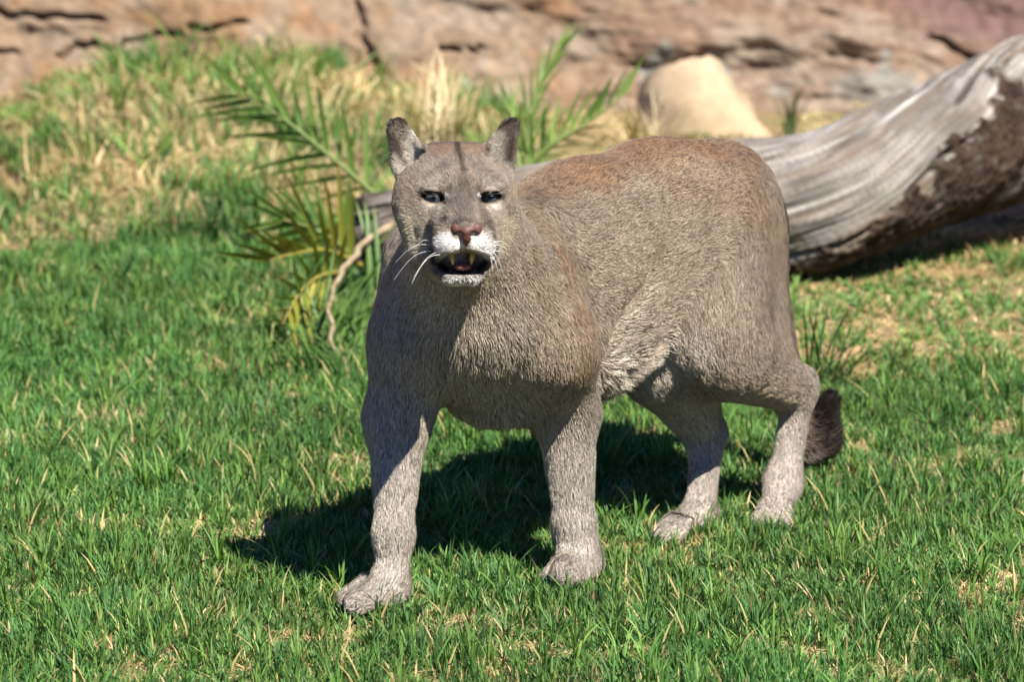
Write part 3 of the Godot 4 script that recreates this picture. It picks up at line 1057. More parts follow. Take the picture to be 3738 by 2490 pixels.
# ------------------------------------------------------------------ the puma
func puma_bones(s: Sculpt) -> void:
	s.bone(Vector3(-0.0363, 0.5045, 0.5300), 0.1550, Vector3(0.1208, 0.5105, 0.3300), 0.1950, 0.020, Color(0.345, 0.278, 0.200), 0.0112, Vector3(0.7220, 0.0000, 0.6919), 0.78, false)
	s.bone(Vector3(0.1208, 0.5105, 0.3300), 0.1950, Vector3(0.2683, 0.5330, 0.1400), 0.1800, 0.060, Color(0.345, 0.278, 0.200), 0.0112, Vector3(0.7220, 0.0000, 0.6919), 0.78, false)
	s.bone(Vector3(0.2682, 0.5453, 0.1400), 0.1650, Vector3(0.3783, 0.5717, 0.0000), 0.1180, 0.060, Color(0.345, 0.278, 0.200), 0.0112, Vector3(0.7220, 0.0000, 0.6919), 0.95, false)
	s.bone(Vector3(-0.0627, 0.4767, 0.6200), 0.1200, Vector3(-0.0518, 0.3681, 0.5500), 0.0880, 0.060, Color(0.550, 0.485, 0.385), 0.0230)
	s.bone(Vector3(0.0179, 0.3989, 0.5000), 0.1120, Vector3(0.2182, 0.4087, 0.2400), 0.0880, 0.080, Color(0.660, 0.600, 0.510), 0.0420)
	s.bone(Vector3(-0.0805, 0.6650, 0.7250), 0.1040, Vector3(-0.0554, 0.5030, 0.5600), 0.1550, 0.060, Color(0.470, 0.400, 0.300), 0.0135)
	s.bone(Vector3(0.0332, 0.6009, 0.5000), 0.0700, Vector3(0.0729, 0.4252, 0.6000), 0.0760, 0.050, Color(0.420, 0.350, 0.262), 0.0118)
	s.bone(Vector3(0.0729, 0.4252, 0.6000), 0.0760, Vector3(0.0956, 0.3038, 0.5200), 0.0600, 0.050, Color(0.420, 0.350, 0.262), 0.0118)
	s.bone(Vector3(0.0956, 0.3038, 0.5200), 0.0600, Vector3(0.1111, 0.0922, 0.5700), 0.0380, 0.040, Color(0.600, 0.540, 0.455), 0.0150)
	s.bone(Vector3(0.1111, 0.0922, 0.5700), 0.0380, Vector3(0.1204, 0.0320, 0.5850), 0.0400, 0.030, Color(0.580, 0.520, 0.450), 0.0118)
	s.bone(Vector3(0.1204, 0.0320, 0.5850), 0.0400, Vector3(0.0947, 0.0299, 0.6600), 0.0340, 0.030, Color(0.580, 0.520, 0.450), 0.0118)
	s.bone(Vector3(0.0373, 0.6127, 0.4400), 0.0600, Vector3(0.1071, 0.4267, 0.5000), 0.0700, 0.025, Color(0.420, 0.350, 0.262), 0.0118)
	s.bone(Vector3(-0.1477, 0.5716, 0.5500), 0.0850, Vector3(-0.1704, 0.4330, 0.6000), 0.0780, 0.050, Color(0.460, 0.390, 0.305), 0.0125)
	s.bone(Vector3(-0.1704, 0.4330, 0.6000), 0.0780, Vector3(-0.2013, 0.3037, 0.6200), 0.0580, 0.050, Color(0.460, 0.390, 0.305), 0.0125)
	s.bone(Vector3(-0.2013, 0.3037, 0.6200), 0.0580, Vector3(-0.2073, 0.1184, 0.7300), 0.0350, 0.040, Color(0.600, 0.540, 0.455), 0.0150)
	s.bone(Vector3(-0.2073, 0.1184, 0.7300), 0.0350, Vector3(-0.2108, 0.0398, 0.7600), 0.0340, 0.030, Color(0.580, 0.520, 0.450), 0.0118)
	s.bone(Vector3(-0.2147, 0.0319, 0.7600), 0.0360, Vector3(-0.2697, 0.0238, 0.8300), 0.0280, 0.030, Color(0.580, 0.520, 0.450), 0.0118)
	s.bone(Vector3(0.3483, 0.6177, 0.3020), 0.0340, Vector3(0.3006, 0.5132, 0.3820), 0.0350, -0.050, Color(0.335, 0.272, 0.198), 0.0112)
	s.bone(Vector3(0.2974, 0.5077, 0.3860), 0.0340, Vector3(0.2402, 0.4321, 0.4590), 0.0320, -0.050, Color(0.335, 0.272, 0.198), 0.0112)
	s.bone(Vector3(0.2363, 0.4257, 0.4590), 0.0290, Vector3(0.1732, 0.3560, 0.5110), 0.0260, -0.045, Color(0.335, 0.272, 0.198), 0.0112)
	s.bone(Vector3(0.0522, 0.6740, 0.5450), 0.0100, Vector3(0.1115, 0.6140, 0.5460), 0.0120, -0.018, Color(0.335, 0.272, 0.198), 0.0112)
	s.bone(Vector3(0.1115, 0.6140, 0.5460), 0.0120, Vector3(0.1457, 0.5381, 0.5400), 0.0130, -0.018, Color(0.335, 0.272, 0.198), 0.0112)
	s.bone(Vector3(0.1456, 0.5386, 0.5420), 0.0150, Vector3(0.1674, 0.4386, 0.5540), 0.0160, -0.020, Color(0.335, 0.272, 0.198), 0.0112)
	s.bone(Vector3(0.0261, 0.6622, 0.7880), 0.0100, Vector3(0.0475, 0.5619, 0.7280), 0.0120, -0.018, Color(0.335, 0.272, 0.198), 0.0112)
	s.bone(Vector3(0.4576, 0.4809, 0.2650), 0.0140, Vector3(0.4420, 0.3963, 0.3250), 0.0160, -0.020, Color(0.335, 0.272, 0.198), 0.0112)
	s.bone(Vector3(0.3776, 0.5548, 0.0200), 0.1200, Vector3(0.3704, 0.3776, 0.2400), 0.1050, 0.060, Color(0.400, 0.330, 0.245), 0.0120)
	s.bone(Vector3(0.4172, 0.4865, -0.0300), 0.1050, Vector3(0.4332, 0.3469, 0.1000), 0.0920, 0.060, Color(0.400, 0.330, 0.245), 0.0120)
	s.bone(Vector3(0.3908, 0.3325, 0.2400), 0.0900, Vector3(0.5246, 0.2292, 0.0600), 0.0500, 0.050, Color(0.400, 0.330, 0.245), 0.0120)
	s.bone(Vector3(0.5421, 0.2330, 0.0400), 0.0320, Vector3(0.5087, 0.0587, 0.1200), 0.0340, 0.030, Color(0.580, 0.520, 0.450), 0.0118)
	s.bone(Vector3(0.5087, 0.0587, 0.1200), 0.0380, Vector3(0.4915, 0.0220, 0.1900), 0.0340, 0.030, Color(0.580, 0.520, 0.450), 0.0118)
	s.bone(Vector3(0.3159, 0.4469, -0.0600), 0.1200, Vector3(0.2760, 0.3112, 0.2000), 0.0800, 0.050, Color(0.460, 0.395, 0.310), 0.0160)
	s.bone(Vector3(0.2881, 0.3029, 0.2000), 0.0850, Vector3(0.3568, 0.1595, 0.1200), 0.0460, 0.040, Color(0.600, 0.540, 0.455), 0.0150)
	s.bone(Vector3(0.3650, 0.1511, 0.1200), 0.0340, Vector3(0.3500, 0.0339, 0.2200), 0.0320, 0.030, Color(0.580, 0.520, 0.450), 0.0118)
	s.bone(Vector3(0.3457, 0.0240, 0.2300), 0.0360, Vector3(0.2831, 0.0066, 0.3000), 0.0300, 0.030, Color(0.580, 0.520, 0.450), 0.0118)
	s.bone(Vector3(-0.1227, 0.7534, 0.8000), 0.0770, Vector3(-0.0684, 0.7534, 0.8000), 0.0770, 0.040, Color(0.295, 0.250, 0.197), 0.0075, Vector3(1.0000, 0.0000, 0.0000), 1.00, true)
	s.bone(Vector3(-0.1534, 0.7255, 0.8400), 0.0515, Vector3(-0.1324, 0.6507, 0.8700), 0.0450, 0.030, Color(0.295, 0.250, 0.197), 0.0075, Vector3(1.0000, 0.0000, 0.0000), 1.00, true)
	s.bone(Vector3(-0.0363, 0.7293, 0.8400), 0.0420, Vector3(-0.0569, 0.6511, 0.8720), 0.0360, 0.030, Color(0.295, 0.250, 0.197), 0.0075, Vector3(1.0000, 0.0000, 0.0000), 1.00, true)
	s.bone(Vector3(-0.1416, 0.7653, 0.8710), 0.0255, Vector3(-0.0273, 0.7649, 0.8730), 0.0255, 0.030, Color(0.295, 0.250, 0.197), 0.0075, Vector3(1.0000, 0.0000, 0.0000), 1.00, true)
	s.bone(Vector3(-0.1417, 0.7294, 0.8720), 0.0220, Vector3(-0.1191, 0.7193, 0.9050), 0.0220, 0.025, Color(0.295, 0.250, 0.197), 0.0075, Vector3(1.0000, 0.0000, 0.0000), 1.00, true)
	s.bone(Vector3(-0.0273, 0.7294, 0.8720), 0.0200, Vector3(-0.0434, 0.7193, 0.9050), 0.0200, 0.025, Color(0.295, 0.250, 0.197), 0.0075, Vector3(1.0000, 0.0000, 0.0000), 1.00, true)
	s.bone(Vector3(-0.0847, 0.7670, 0.8800), 0.0280, Vector3(-0.0783, 0.7150, 0.9480), 0.0230, 0.025, Color(0.295, 0.250, 0.197), 0.0075, Vector3(1.0000, 0.0000, 0.0000), 1.00, true)
	s.bone(Vector3(-0.1304, 0.7057, 0.8930), 0.0280, Vector3(-0.1230, 0.6630, 0.9050), 0.0260, 0.020, Color(0.295, 0.250, 0.197), 0.0075, Vector3(1.0000, 0.0000, 0.0000), 1.00, true)
	s.bone(Vector3(-0.0361, 0.7057, 0.8930), 0.0240, Vector3(-0.0435, 0.6630, 0.9050), 0.0220, 0.020, Color(0.295, 0.250, 0.197), 0.0075, Vector3(1.0000, 0.0000, 0.0000), 1.00, true)
	s.bone(Vector3(-0.1078, 0.7195, 0.9250), 0.0300, Vector3(-0.1034, 0.6832, 0.9380), 0.0320, 0.015, Color(0.295, 0.250, 0.197), 0.0075, Vector3(1.0000, 0.0000, 0.0000), 1.00, true)
	s.bone(Vector3(-0.0521, 0.7195, 0.9250), 0.0260, Vector3(-0.0557, 0.6832, 0.9380), 0.0310, 0.015, Color(0.295, 0.250, 0.197), 0.0075, Vector3(1.0000, 0.0000, 0.0000), 1.00, true)
	s.bone(Vector3(-0.0941, 0.6351, 0.8600), 0.0480, Vector3(-0.0830, 0.6321, 0.9300), 0.0220, 0.020, Color(0.295, 0.250, 0.197), 0.0075, Vector3(1.0000, 0.0000, 0.0000), 1.00, true)
	s.bone(Vector3(-0.1421, 0.6427, 0.8680), 0.0220, Vector3(-0.1022, 0.6231, 0.9300), 0.0185, 0.012, Color(0.295, 0.250, 0.197), 0.0075, Vector3(1.0000, 0.0000, 0.0000), 1.00, true)
	s.bone(Vector3(-0.0348, 0.6442, 0.8680), 0.0200, Vector3(-0.0676, 0.6231, 0.9300), 0.0185, 0.012, Color(0.295, 0.250, 0.197), 0.0075, Vector3(1.0000, 0.0000, 0.0000), 1.00, true)
	s.bone(Vector3(-0.0947, 0.6293, 0.9380), 0.0180, Vector3(-0.0712, 0.6293, 0.9380), 0.0180, 0.012, Color(0.295, 0.250, 0.197), 0.0075, Vector3(1.0000, 0.0000, 0.0000), 1.00, true)
	s.bone(Vector3(-0.1129, 0.6607, 1.0000), 0.0125, Vector3(-0.1128, 0.6342, 0.9000), 0.0090, -0.006, Color(0.170, 0.075, 0.065), 0.0000, Vector3(1.0000, 0.0000, 0.0000), 1.00, true)
	s.bone(Vector3(-0.0488, 0.6622, 1.0000), 0.0105, Vector3(-0.0538, 0.6342, 0.9000), 0.0090, -0.006, Color(0.170, 0.075, 0.065), 0.0000, Vector3(1.0000, 0.0000, 0.0000), 1.00, true)
	s.bone(Vector3(-0.0792, 0.6656, 1.0200), 0.0210, Vector3(-0.0820, 0.6367, 0.8900), 0.0170, -0.008, Color(0.170, 0.075, 0.065), 0.0000, Vector3(1.0000, 0.0000, 0.0000), 1.00, true)
	s.bone(Vector3(-0.0995, 0.6633, 1.0200), 0.0170, Vector3(-0.1012, 0.6352, 0.8900), 0.0150, -0.008, Color(0.170, 0.075, 0.065), 0.0000, Vector3(1.0000, 0.0000, 0.0000), 1.00, true)
	s.bone(Vector3(-0.0603, 0.6648, 1.0200), 0.0170, Vector3(-0.0628, 0.6367, 0.8900), 0.0150, -0.008, Color(0.170, 0.075, 0.065), 0.0000, Vector3(1.0000, 0.0000, 0.0000), 1.00, true)
	s.bone(Vector3(-0.0779, 0.6889, 1.0000), 0.0040, Vector3(-0.0779, 0.6785, 1.0000), 0.0050, -0.005, Color(0.170, 0.075, 0.065), 0.0000, Vector3(1.0000, 0.0000, 0.0000), 1.00, true)
	s.bone(Vector3(-0.1434, 0.7540, 0.8985), 0.0070, Vector3(-0.1206, 0.7503, 0.8990), 0.0066, -0.004, Color(0.012, 0.010, 0.010), 0.0000, Vector3(1.0000, 0.0000, 0.0000), 1.00, true)
	s.bone(Vector3(-0.0485, 0.7503, 0.8990), 0.0066, Vector3(-0.0257, 0.7531, 0.8980), 0.0070, -0.004, Color(0.012, 0.010, 0.010), 0.0000, Vector3(1.0000, 0.0000, 0.0000), 1.00, true)
	s.bone(Vector3(-0.1508, 0.7575, 0.8935), 0.0052, Vector3(-0.1323, 0.7582, 0.9010), 0.0052, 0.004, Color(0.170, 0.140, 0.115), 0.0045, Vector3(1.0000, 0.0000, 0.0000), 1.00, true)
	s.bone(Vector3(-0.1323, 0.7582, 0.9010), 0.0052, Vector3(-0.1110, 0.7533, 0.8990), 0.0046, 0.004, Color(0.170, 0.140, 0.115), 0.0045, Vector3(1.0000, 0.0000, 0.0000), 1.00, true)
	s.bone(Vector3(-0.0581, 0.7533, 0.8990), 0.0046, Vector3(-0.0368, 0.7580, 0.9000), 0.0052, 0.004, Color(0.170, 0.140, 0.115), 0.0045, Vector3(1.0000, 0.0000, 0.0000), 1.00, true)
	s.bone(Vector3(-0.0368, 0.7580, 0.9000), 0.0052, Vector3(-0.0184, 0.7573, 0.8925), 0.0050, 0.004, Color(0.170, 0.140, 0.115), 0.0045, Vector3(1.0000, 0.0000, 0.0000), 1.00, true)
	s.bone(Vector3(-0.1739, 0.7957, 0.8000), 0.0405, Vector3(-0.1945, 0.8513, 0.7950), 0.0265, 0.015, Color(0.170, 0.140, 0.115), 0.0045, Vector3(-0.3505, -0.1001, 0.9312), 0.32, true)
	s.bone(Vector3(-0.0260, 0.7957, 0.8000), 0.0375, Vector3(-0.0037, 0.8536, 0.7950), 0.0245, 0.015, Color(0.170, 0.140, 0.115), 0.0045, Vector3(0.4004, -0.1001, 0.9109), 0.32, true)
	s.bone(Vector3(-0.1750, 0.8015, 0.8150), 0.0330, Vector3(-0.1927, 0.8510, 0.8100), 0.0185, -0.006, Color(0.560, 0.520, 0.460), 0.0045, Vector3(-0.3505, -0.1001, 0.9312), 0.55, true)
	s.bone(Vector3(-0.0245, 0.8015, 0.8150), 0.0300, Vector3(-0.0052, 0.8525, 0.8100), 0.0170, -0.006, Color(0.560, 0.520, 0.460), 0.0045, Vector3(0.4004, -0.1001, 0.9109), 0.55, true)
	s.bone(Vector3(0.4461, 0.5744, -0.1400), 0.0500, Vector3(0.4866, 0.4244, -0.1700), 0.0330, 0.040, Color(0.360, 0.280, 0.210), 0.0200)
	s.bone(Vector3(0.4866, 0.4244, -0.1700), 0.0330, Vector3(0.5349, 0.1603, -0.2000), 0.0330, 0.030, Color(0.360, 0.280, 0.210), 0.0200)
	s.bone(Vector3(0.5349, 0.1603, -0.2000), 0.0330, Vector3(0.5666, 0.0563, -0.2000), 0.0300, 0.030, Color(0.360, 0.280, 0.210), 0.0200)
	s.bone(Vector3(0.5666, 0.0563, -0.2000), 0.0300, Vector3(0.6003, 0.0632, -0.2000), 0.0300, 0.030, Color(0.360, 0.280, 0.210), 0.0200)
	s.bone(Vector3(0.6003, 0.0632, -0.2000), 0.0300, Vector3(0.6095, 0.1300, -0.2000), 0.0260, 0.030, Color(0.360, 0.280, 0.210), 0.0200)
	s.bone(Vector3(-0.2212, 0.0360, 0.7565), 0.0172, Vector3(-0.2494, 0.0146, 0.7993), 0.0172, 0.006, Color(0.580, 0.520, 0.450), 0.0085)
	s.bone(Vector3(-0.2327, 0.0360, 0.7461), 0.0172, Vector3(-0.2755, 0.0146, 0.7973), 0.0172, 0.006, Color(0.580, 0.520, 0.450), 0.0085)
	s.bone(Vector3(-0.2442, 0.0360, 0.7357), 0.0172, Vector3(-0.2909, 0.0146, 0.7835), 0.0172, 0.006, Color(0.580, 0.520, 0.450), 0.0085)
	s.bone(Vector3(-0.2557, 0.0360, 0.7253), 0.0172, Vector3(-0.2955, 0.0146, 0.7578), 0.0172, 0.006, Color(0.580, 0.520, 0.450), 0.0085)
	s.bone(Vector3(0.1287, 0.0360, 0.6074), 0.0172, Vector3(0.1228, 0.0146, 0.6394), 0.0172, 0.006, Color(0.580, 0.520, 0.450), 0.0085)
	s.bone(Vector3(0.1142, 0.0360, 0.6007), 0.0172, Vector3(0.0967, 0.0146, 0.6450), 0.0172, 0.006, Color(0.580, 0.520, 0.450), 0.0085)
	s.bone(Vector3(0.0996, 0.0360, 0.5940), 0.0172, Vector3(0.0773, 0.0146, 0.6361), 0.0172, 0.006, Color(0.580, 0.520, 0.450), 0.0085)
	s.bone(Vector3(0.0851, 0.0360, 0.5873), 0.0172, Vector3(0.0646, 0.0146, 0.6126), 0.0172, 0.006, Color(0.580, 0.520, 0.450), 0.0085)
	s.bone(Vector3(0.3243, 0.0360, 0.3228), 0.0157, Vector3(0.3056, 0.0133, 0.3494), 0.0157, 0.006, Color(0.580, 0.520, 0.450), 0.0085)
	s.bone(Vector3(0.3148, 0.0360, 0.3125), 0.0157, Vector3(0.2812, 0.0133, 0.3464), 0.0157, 0.006, Color(0.580, 0.520, 0.450), 0.0085)
	s.bone(Vector3(0.3054, 0.0360, 0.3021), 0.0157, Vector3(0.2686, 0.0133, 0.3326), 0.0157, 0.006, Color(0.580, 0.520, 0.450), 0.0085)
	s.bone(Vector3(0.2959, 0.0360, 0.2918), 0.0157, Vector3(0.2678, 0.0133, 0.3080), 0.0157, 0.006, Color(0.580, 0.520, 0.450), 0.0085)
	s.bone(Vector3(0.5149, 0.0360, 0.1922), 0.0157, Vector3(0.5109, 0.0133, 0.2295), 0.0157, 0.006, Color(0.580, 0.520, 0.450), 0.0085)
	s.bone(Vector3(0.5006, 0.0360, 0.1877), 0.0157, Vector3(0.4870, 0.0133, 0.2388), 0.0157, 0.006, Color(0.580, 0.520, 0.450), 0.0085)
	s.bone(Vector3(0.4863, 0.0360, 0.1832), 0.0157, Vector3(0.4679, 0.0133, 0.2327), 0.0157, 0.006, Color(0.580, 0.520, 0.450), 0.0085)
	s.bone(Vector3(0.4720, 0.0360, 0.1786), 0.0157, Vector3(0.4537, 0.0133, 0.2114), 0.0157, 0.006, Color(0.580, 0.520, 0.450), 0.0085)

func puma_marks() -> void:
	mark(-38.8, 93.6, 33.9, 93.4, 17.0, Color(0.210, 0.125, 0.070), 0.65)
	mark(-52.0, 102.4, 36.1, 102.2, 4.5, Color(0.075, 0.060, 0.050), 0.50)
	mark(7.4, 45.0, 9.5, 23.0, 20.4, Color(0.300, 0.230, 0.155), 0.50)
	mark(5.1, 14.2, 7.2, -27.9, 20.8, Color(0.115, 0.095, 0.082), 0.85)
	mark(-5.7, 102.3, 0.8, 75.9, 4.5, Color(0.025, 0.018, 0.014), 0.90)
	mark(0.8, 75.9, 5.6, 53.9, 5.0, Color(0.030, 0.020, 0.015), 0.80)
	mark(5.6, 53.9, 4.0, 27.4, 6.8, Color(0.075, 0.060, 0.050), 0.50)
	mark(-23.5, 62.7, -56.7, 43.0, 7.7, Color(0.115, 0.095, 0.082), 0.50)
	mark(22.9, 62.6, 60.4, 42.7, 6.8, Color(0.115, 0.095, 0.082), 0.45)
	mark(-21.3, 71.5, 27.3, 71.4, 11.3, Color(0.115, 0.095, 0.082), 0.30)
	mark(-61.2, 30.8, -36.8, 36.3, 8.2, Color(0.560, 0.520, 0.460), 0.30)
	mark(44.9, 35.0, 63.7, 26.2, 7.7, Color(0.560, 0.520, 0.460), 0.30)
	mark(-19.2, 23.0, -19.1, 23.0, 6.3, Color(0.075, 0.060, 0.050), 0.70)
	mark(29.4, 21.8, 29.5, 21.8, 5.0, Color(0.075, 0.060, 0.050), 0.70)
	mark(-52.5, -7.8, -32.5, -5.7, 7.7, Color(0.560, 0.520, 0.460), 0.36)
	mark(44.8, -8.0, 60.3, -5.8, 6.8, Color(0.560, 0.520, 0.460), 0.36)
	mark(-105.4, 16.6, -105.3, 16.6, 15.9, Color(0.170, 0.120, 0.090), 0.60)
	mark(-81.0, 27.6, -80.9, 27.6, 13.6, Color(0.340, 0.250, 0.170), 0.50)
	mark(86.9, 16.2, 87.0, 16.2, 10.2, Color(0.420, 0.290, 0.190), 0.50)
	mark(-94.6, -36.5, -81.5, -69.8, 24.9, Color(0.520, 0.460, 0.320), 0.80)
	mark(78.0, -36.9, 69.1, -65.6, 17.0, Color(0.520, 0.460, 0.320), 0.75)
	mark(-18.2, 0.9, -28.2, -34.4, 7.7, Color(0.075, 0.060, 0.050), 0.65)
	mark(33.8, -3.6, 42.6, -34.6, 6.3, Color(0.075, 0.060, 0.050), 0.65)
	mark(-43.7, -43.2, -43.8, -63.2, 8.6, Color(0.075, 0.060, 0.050), 0.50)
	mark(-26.0, -27.8, -25.9, -27.8, 5.0, Color(0.015, 0.012, 0.010), 0.80)
	mark(47.0, -36.8, 52.5, -61.2, 6.8, Color(0.075, 0.060, 0.050), 0.75)
	mark(-23.9, -72.1, -11.7, -81.0, 18.6, Color(0.900, 0.880, 0.840), 0.95)
	mark(31.5, -65.6, 41.4, -76.7, 17.7, Color(0.900, 0.880, 0.840), 0.95)
	mark(-30.5, -58.8, -17.2, -54.4, 9.1, Color(0.900, 0.880, 0.840), 0.70)
	mark(-12.7, -36.7, -12.8, -52.2, 6.8, Color(0.075, 0.060, 0.050), 0.80)
	mark(31.5, -36.8, 29.3, -52.3, 4.5, Color(0.075, 0.060, 0.050), 0.80)
	mark(-46.1, -74.3, -43.9, -92.0, 5.4, Color(0.015, 0.012, 0.010), 0.85)
	mark(57.6, -72.3, 53.6, -87.8, 3.6, Color(0.015, 0.012, 0.010), 0.80)
	mark(-41.3, -96.5, -26.2, -112.1, 5.9, Color(0.015, 0.012, 0.010), 0.95)
	mark(29.2, -112.2, 43.6, -95.5, 5.4, Color(0.015, 0.012, 0.010), 0.95)
	mark(-15.2, -135.4, 27.0, -135.5, 15.0, Color(0.900, 0.880, 0.840), 0.95)
	mark(-44.0, -125.4, -26.3, -134.3, 8.2, Color(0.520, 0.460, 0.320), 0.70)
	mark(3.7, -118.8, 7.0, -123.3, 7.7, Color(0.160, 0.150, 0.140), 0.60)
	mark(-60.8, 16.1, -32.5, 8.9, 9.5, Color(0.015, 0.012, 0.010), 1.00)
	mark(37.4, 9.7, 63.4, 13.6, 9.1, Color(0.015, 0.012, 0.010), 1.00)
	mark(-31.4, 10.9, -25.5, -0.1, 3.4, Color(0.015, 0.012, 0.010), 0.85)
	mark(35.6, 13.0, 36.5, 1.9, 2.7, Color(0.015, 0.012, 0.010), 0.85)
	mark(-23.6, 13.1, -23.5, 13.1, 2.9, Color(0.900, 0.880, 0.840), 0.85)
	mark(31.2, 13.0, 31.3, 13.0, 3.4, Color(0.900, 0.880, 0.840), 0.85)
	mark(-115.9, 111.3, -102.9, 84.9, 9.1, Color(0.050, 0.036, 0.030), 0.80)
	mark(-102.9, 84.9, -91.9, 69.5, 5.4, Color(0.050, 0.036, 0.030), 0.70)
	mark(-80.6, 117.8, -85.2, 80.5, 10.2, Color(0.560, 0.520, 0.460), 0.80)
	mark(-109.5, 80.5, -107.4, 62.9, 5.4, Color(0.560, 0.520, 0.460), 0.60)
	mark(-122.6, 111.3, -120.2, 133.3, 2.9, Color(0.015, 0.012, 0.010), 0.80)
	mark(-120.2, 133.3, -106.9, 145.3, 2.9, Color(0.015, 0.012, 0.010), 0.85)
	mark(-106.9, 145.3, -87.2, 135.4, 3.2, Color(0.015, 0.012, 0.010), 0.85)
	mark(-87.2, 135.4, -58.6, 106.8, 3.4, Color(0.075, 0.060, 0.050), 0.80)
	mark(-62.0, 91.4, -61.9, 91.4, 4.5, Color(0.015, 0.012, 0.010), 0.80)
	mark(86.9, 102.1, 80.2, 75.7, 7.3, Color(0.110, 0.070, 0.055), 0.70)
	mark(64.8, 113.1, 58.2, 91.2, 10.9, Color(0.560, 0.520, 0.460), 0.80)
	mark(99.6, 115.2, 97.9, 135.0, 2.7, Color(0.015, 0.012, 0.010), 0.80)
	mark(97.9, 135.0, 90.2, 144.9, 2.7, Color(0.015, 0.012, 0.010), 0.85)
	mark(90.2, 144.9, 58.2, 124.1, 2.7, Color(0.015, 0.012, 0.010), 0.85)
	mark(58.2, 124.1, 39.5, 104.4, 2.7, Color(0.075, 0.060, 0.050), 0.80)
	mark(45.0, 92.3, 45.1, 92.3, 3.9, Color(0.015, 0.012, 0.010), 0.80)
	coat(Vector3(0.0295, 0.6865, 0.4541), Vector3(0.1273, 0.7091, 0.3841), 0.060, Color(0.290, 0.165, 0.085), 0.70)
	coat(Vector3(0.1273, 0.7091, 0.3841), Vector3(0.2412, 0.7173, 0.2097), 0.060, Color(0.290, 0.165, 0.085), 0.70)
	coat(Vector3(0.2412, 0.7173, 0.2097), Vector3(0.3402, 0.7089, 0.1176), 0.060, Color(0.290, 0.165, 0.085), 0.70)
	coat(Vector3(0.3402, 0.7089, 0.1176), Vector3(0.4238, 0.6809, 0.0529), 0.060, Color(0.290, 0.165, 0.085), 0.70)
	coat(Vector3(0.3035, 0.6740, 0.2596), Vector3(0.4532, 0.6014, 0.1331), 0.060, Color(0.360, 0.240, 0.150), 0.45)
	coat(Vector3(0.4532, 0.6014, 0.1331), Vector3(0.4964, 0.5119, 0.0963), 0.060, Color(0.360, 0.240, 0.150), 0.45)
	coat(Vector3(0.0368, 0.6606, 0.5645), Vector3(0.0942, 0.5872, 0.5879), 0.030, Color(0.360, 0.230, 0.130), 0.55)
	coat(Vector3(0.0942, 0.5872, 0.5879), Vector3(0.1283, 0.4945, 0.6299), 0.030, Color(0.360, 0.230, 0.130), 0.55)
	coat(Vector3(0.1283, 0.4945, 0.6299), Vector3(0.1412, 0.4056, 0.6523), 0.030, Color(0.360, 0.230, 0.130), 0.55)
	coat(Vector3(0.0476, 0.6006, 0.6916), Vector3(0.1166, 0.3940, 0.6702), 0.050, Color(0.400, 0.270, 0.165), 0.40)
	coat(Vector3(-0.1181, 0.5367, 0.7545), Vector3(-0.0581, 0.4573, 0.7441), 0.060, Color(0.600, 0.520, 0.400), 0.50)
	coat(Vector3(-0.0969, 0.3628, 0.6707), Vector3(-0.0207, 0.3215, 0.6284), 0.070, Color(0.660, 0.600, 0.500), 0.60)
	coat(Vector3(0.1755, 0.3084, 0.4018), Vector3(0.2568, 0.3193, 0.3081), 0.045, Color(0.720, 0.660, 0.570), 0.50)
	coat(Vector3(0.2568, 0.3193, 0.3081), Vector3(0.3269, 0.3628, 0.3384), 0.045, Color(0.720, 0.660, 0.570), 0.50)
	coat(Vector3(0.4141, 0.3431, 0.3411), Vector3(0.5467, 0.2683, 0.1208), 0.030, Color(0.400, 0.340, 0.260), 0.30)
	coat(Vector3(0.6137, 0.1344, -0.2000), Vector3(0.6078, 0.0693, -0.2000), 0.045, Color(0.028, 0.022, 0.020), 0.95)
	coat(Vector3(0.6078, 0.0693, -0.2000), Vector3(0.5786, 0.0432, -0.2000), 0.045, Color(0.028, 0.022, 0.020), 0.95)
	coat(Vector3(0.5684, 0.0476, -0.2000), Vector3(0.5594, 0.0910, -0.2000), 0.035, Color(0.120, 0.085, 0.070), 0.70)

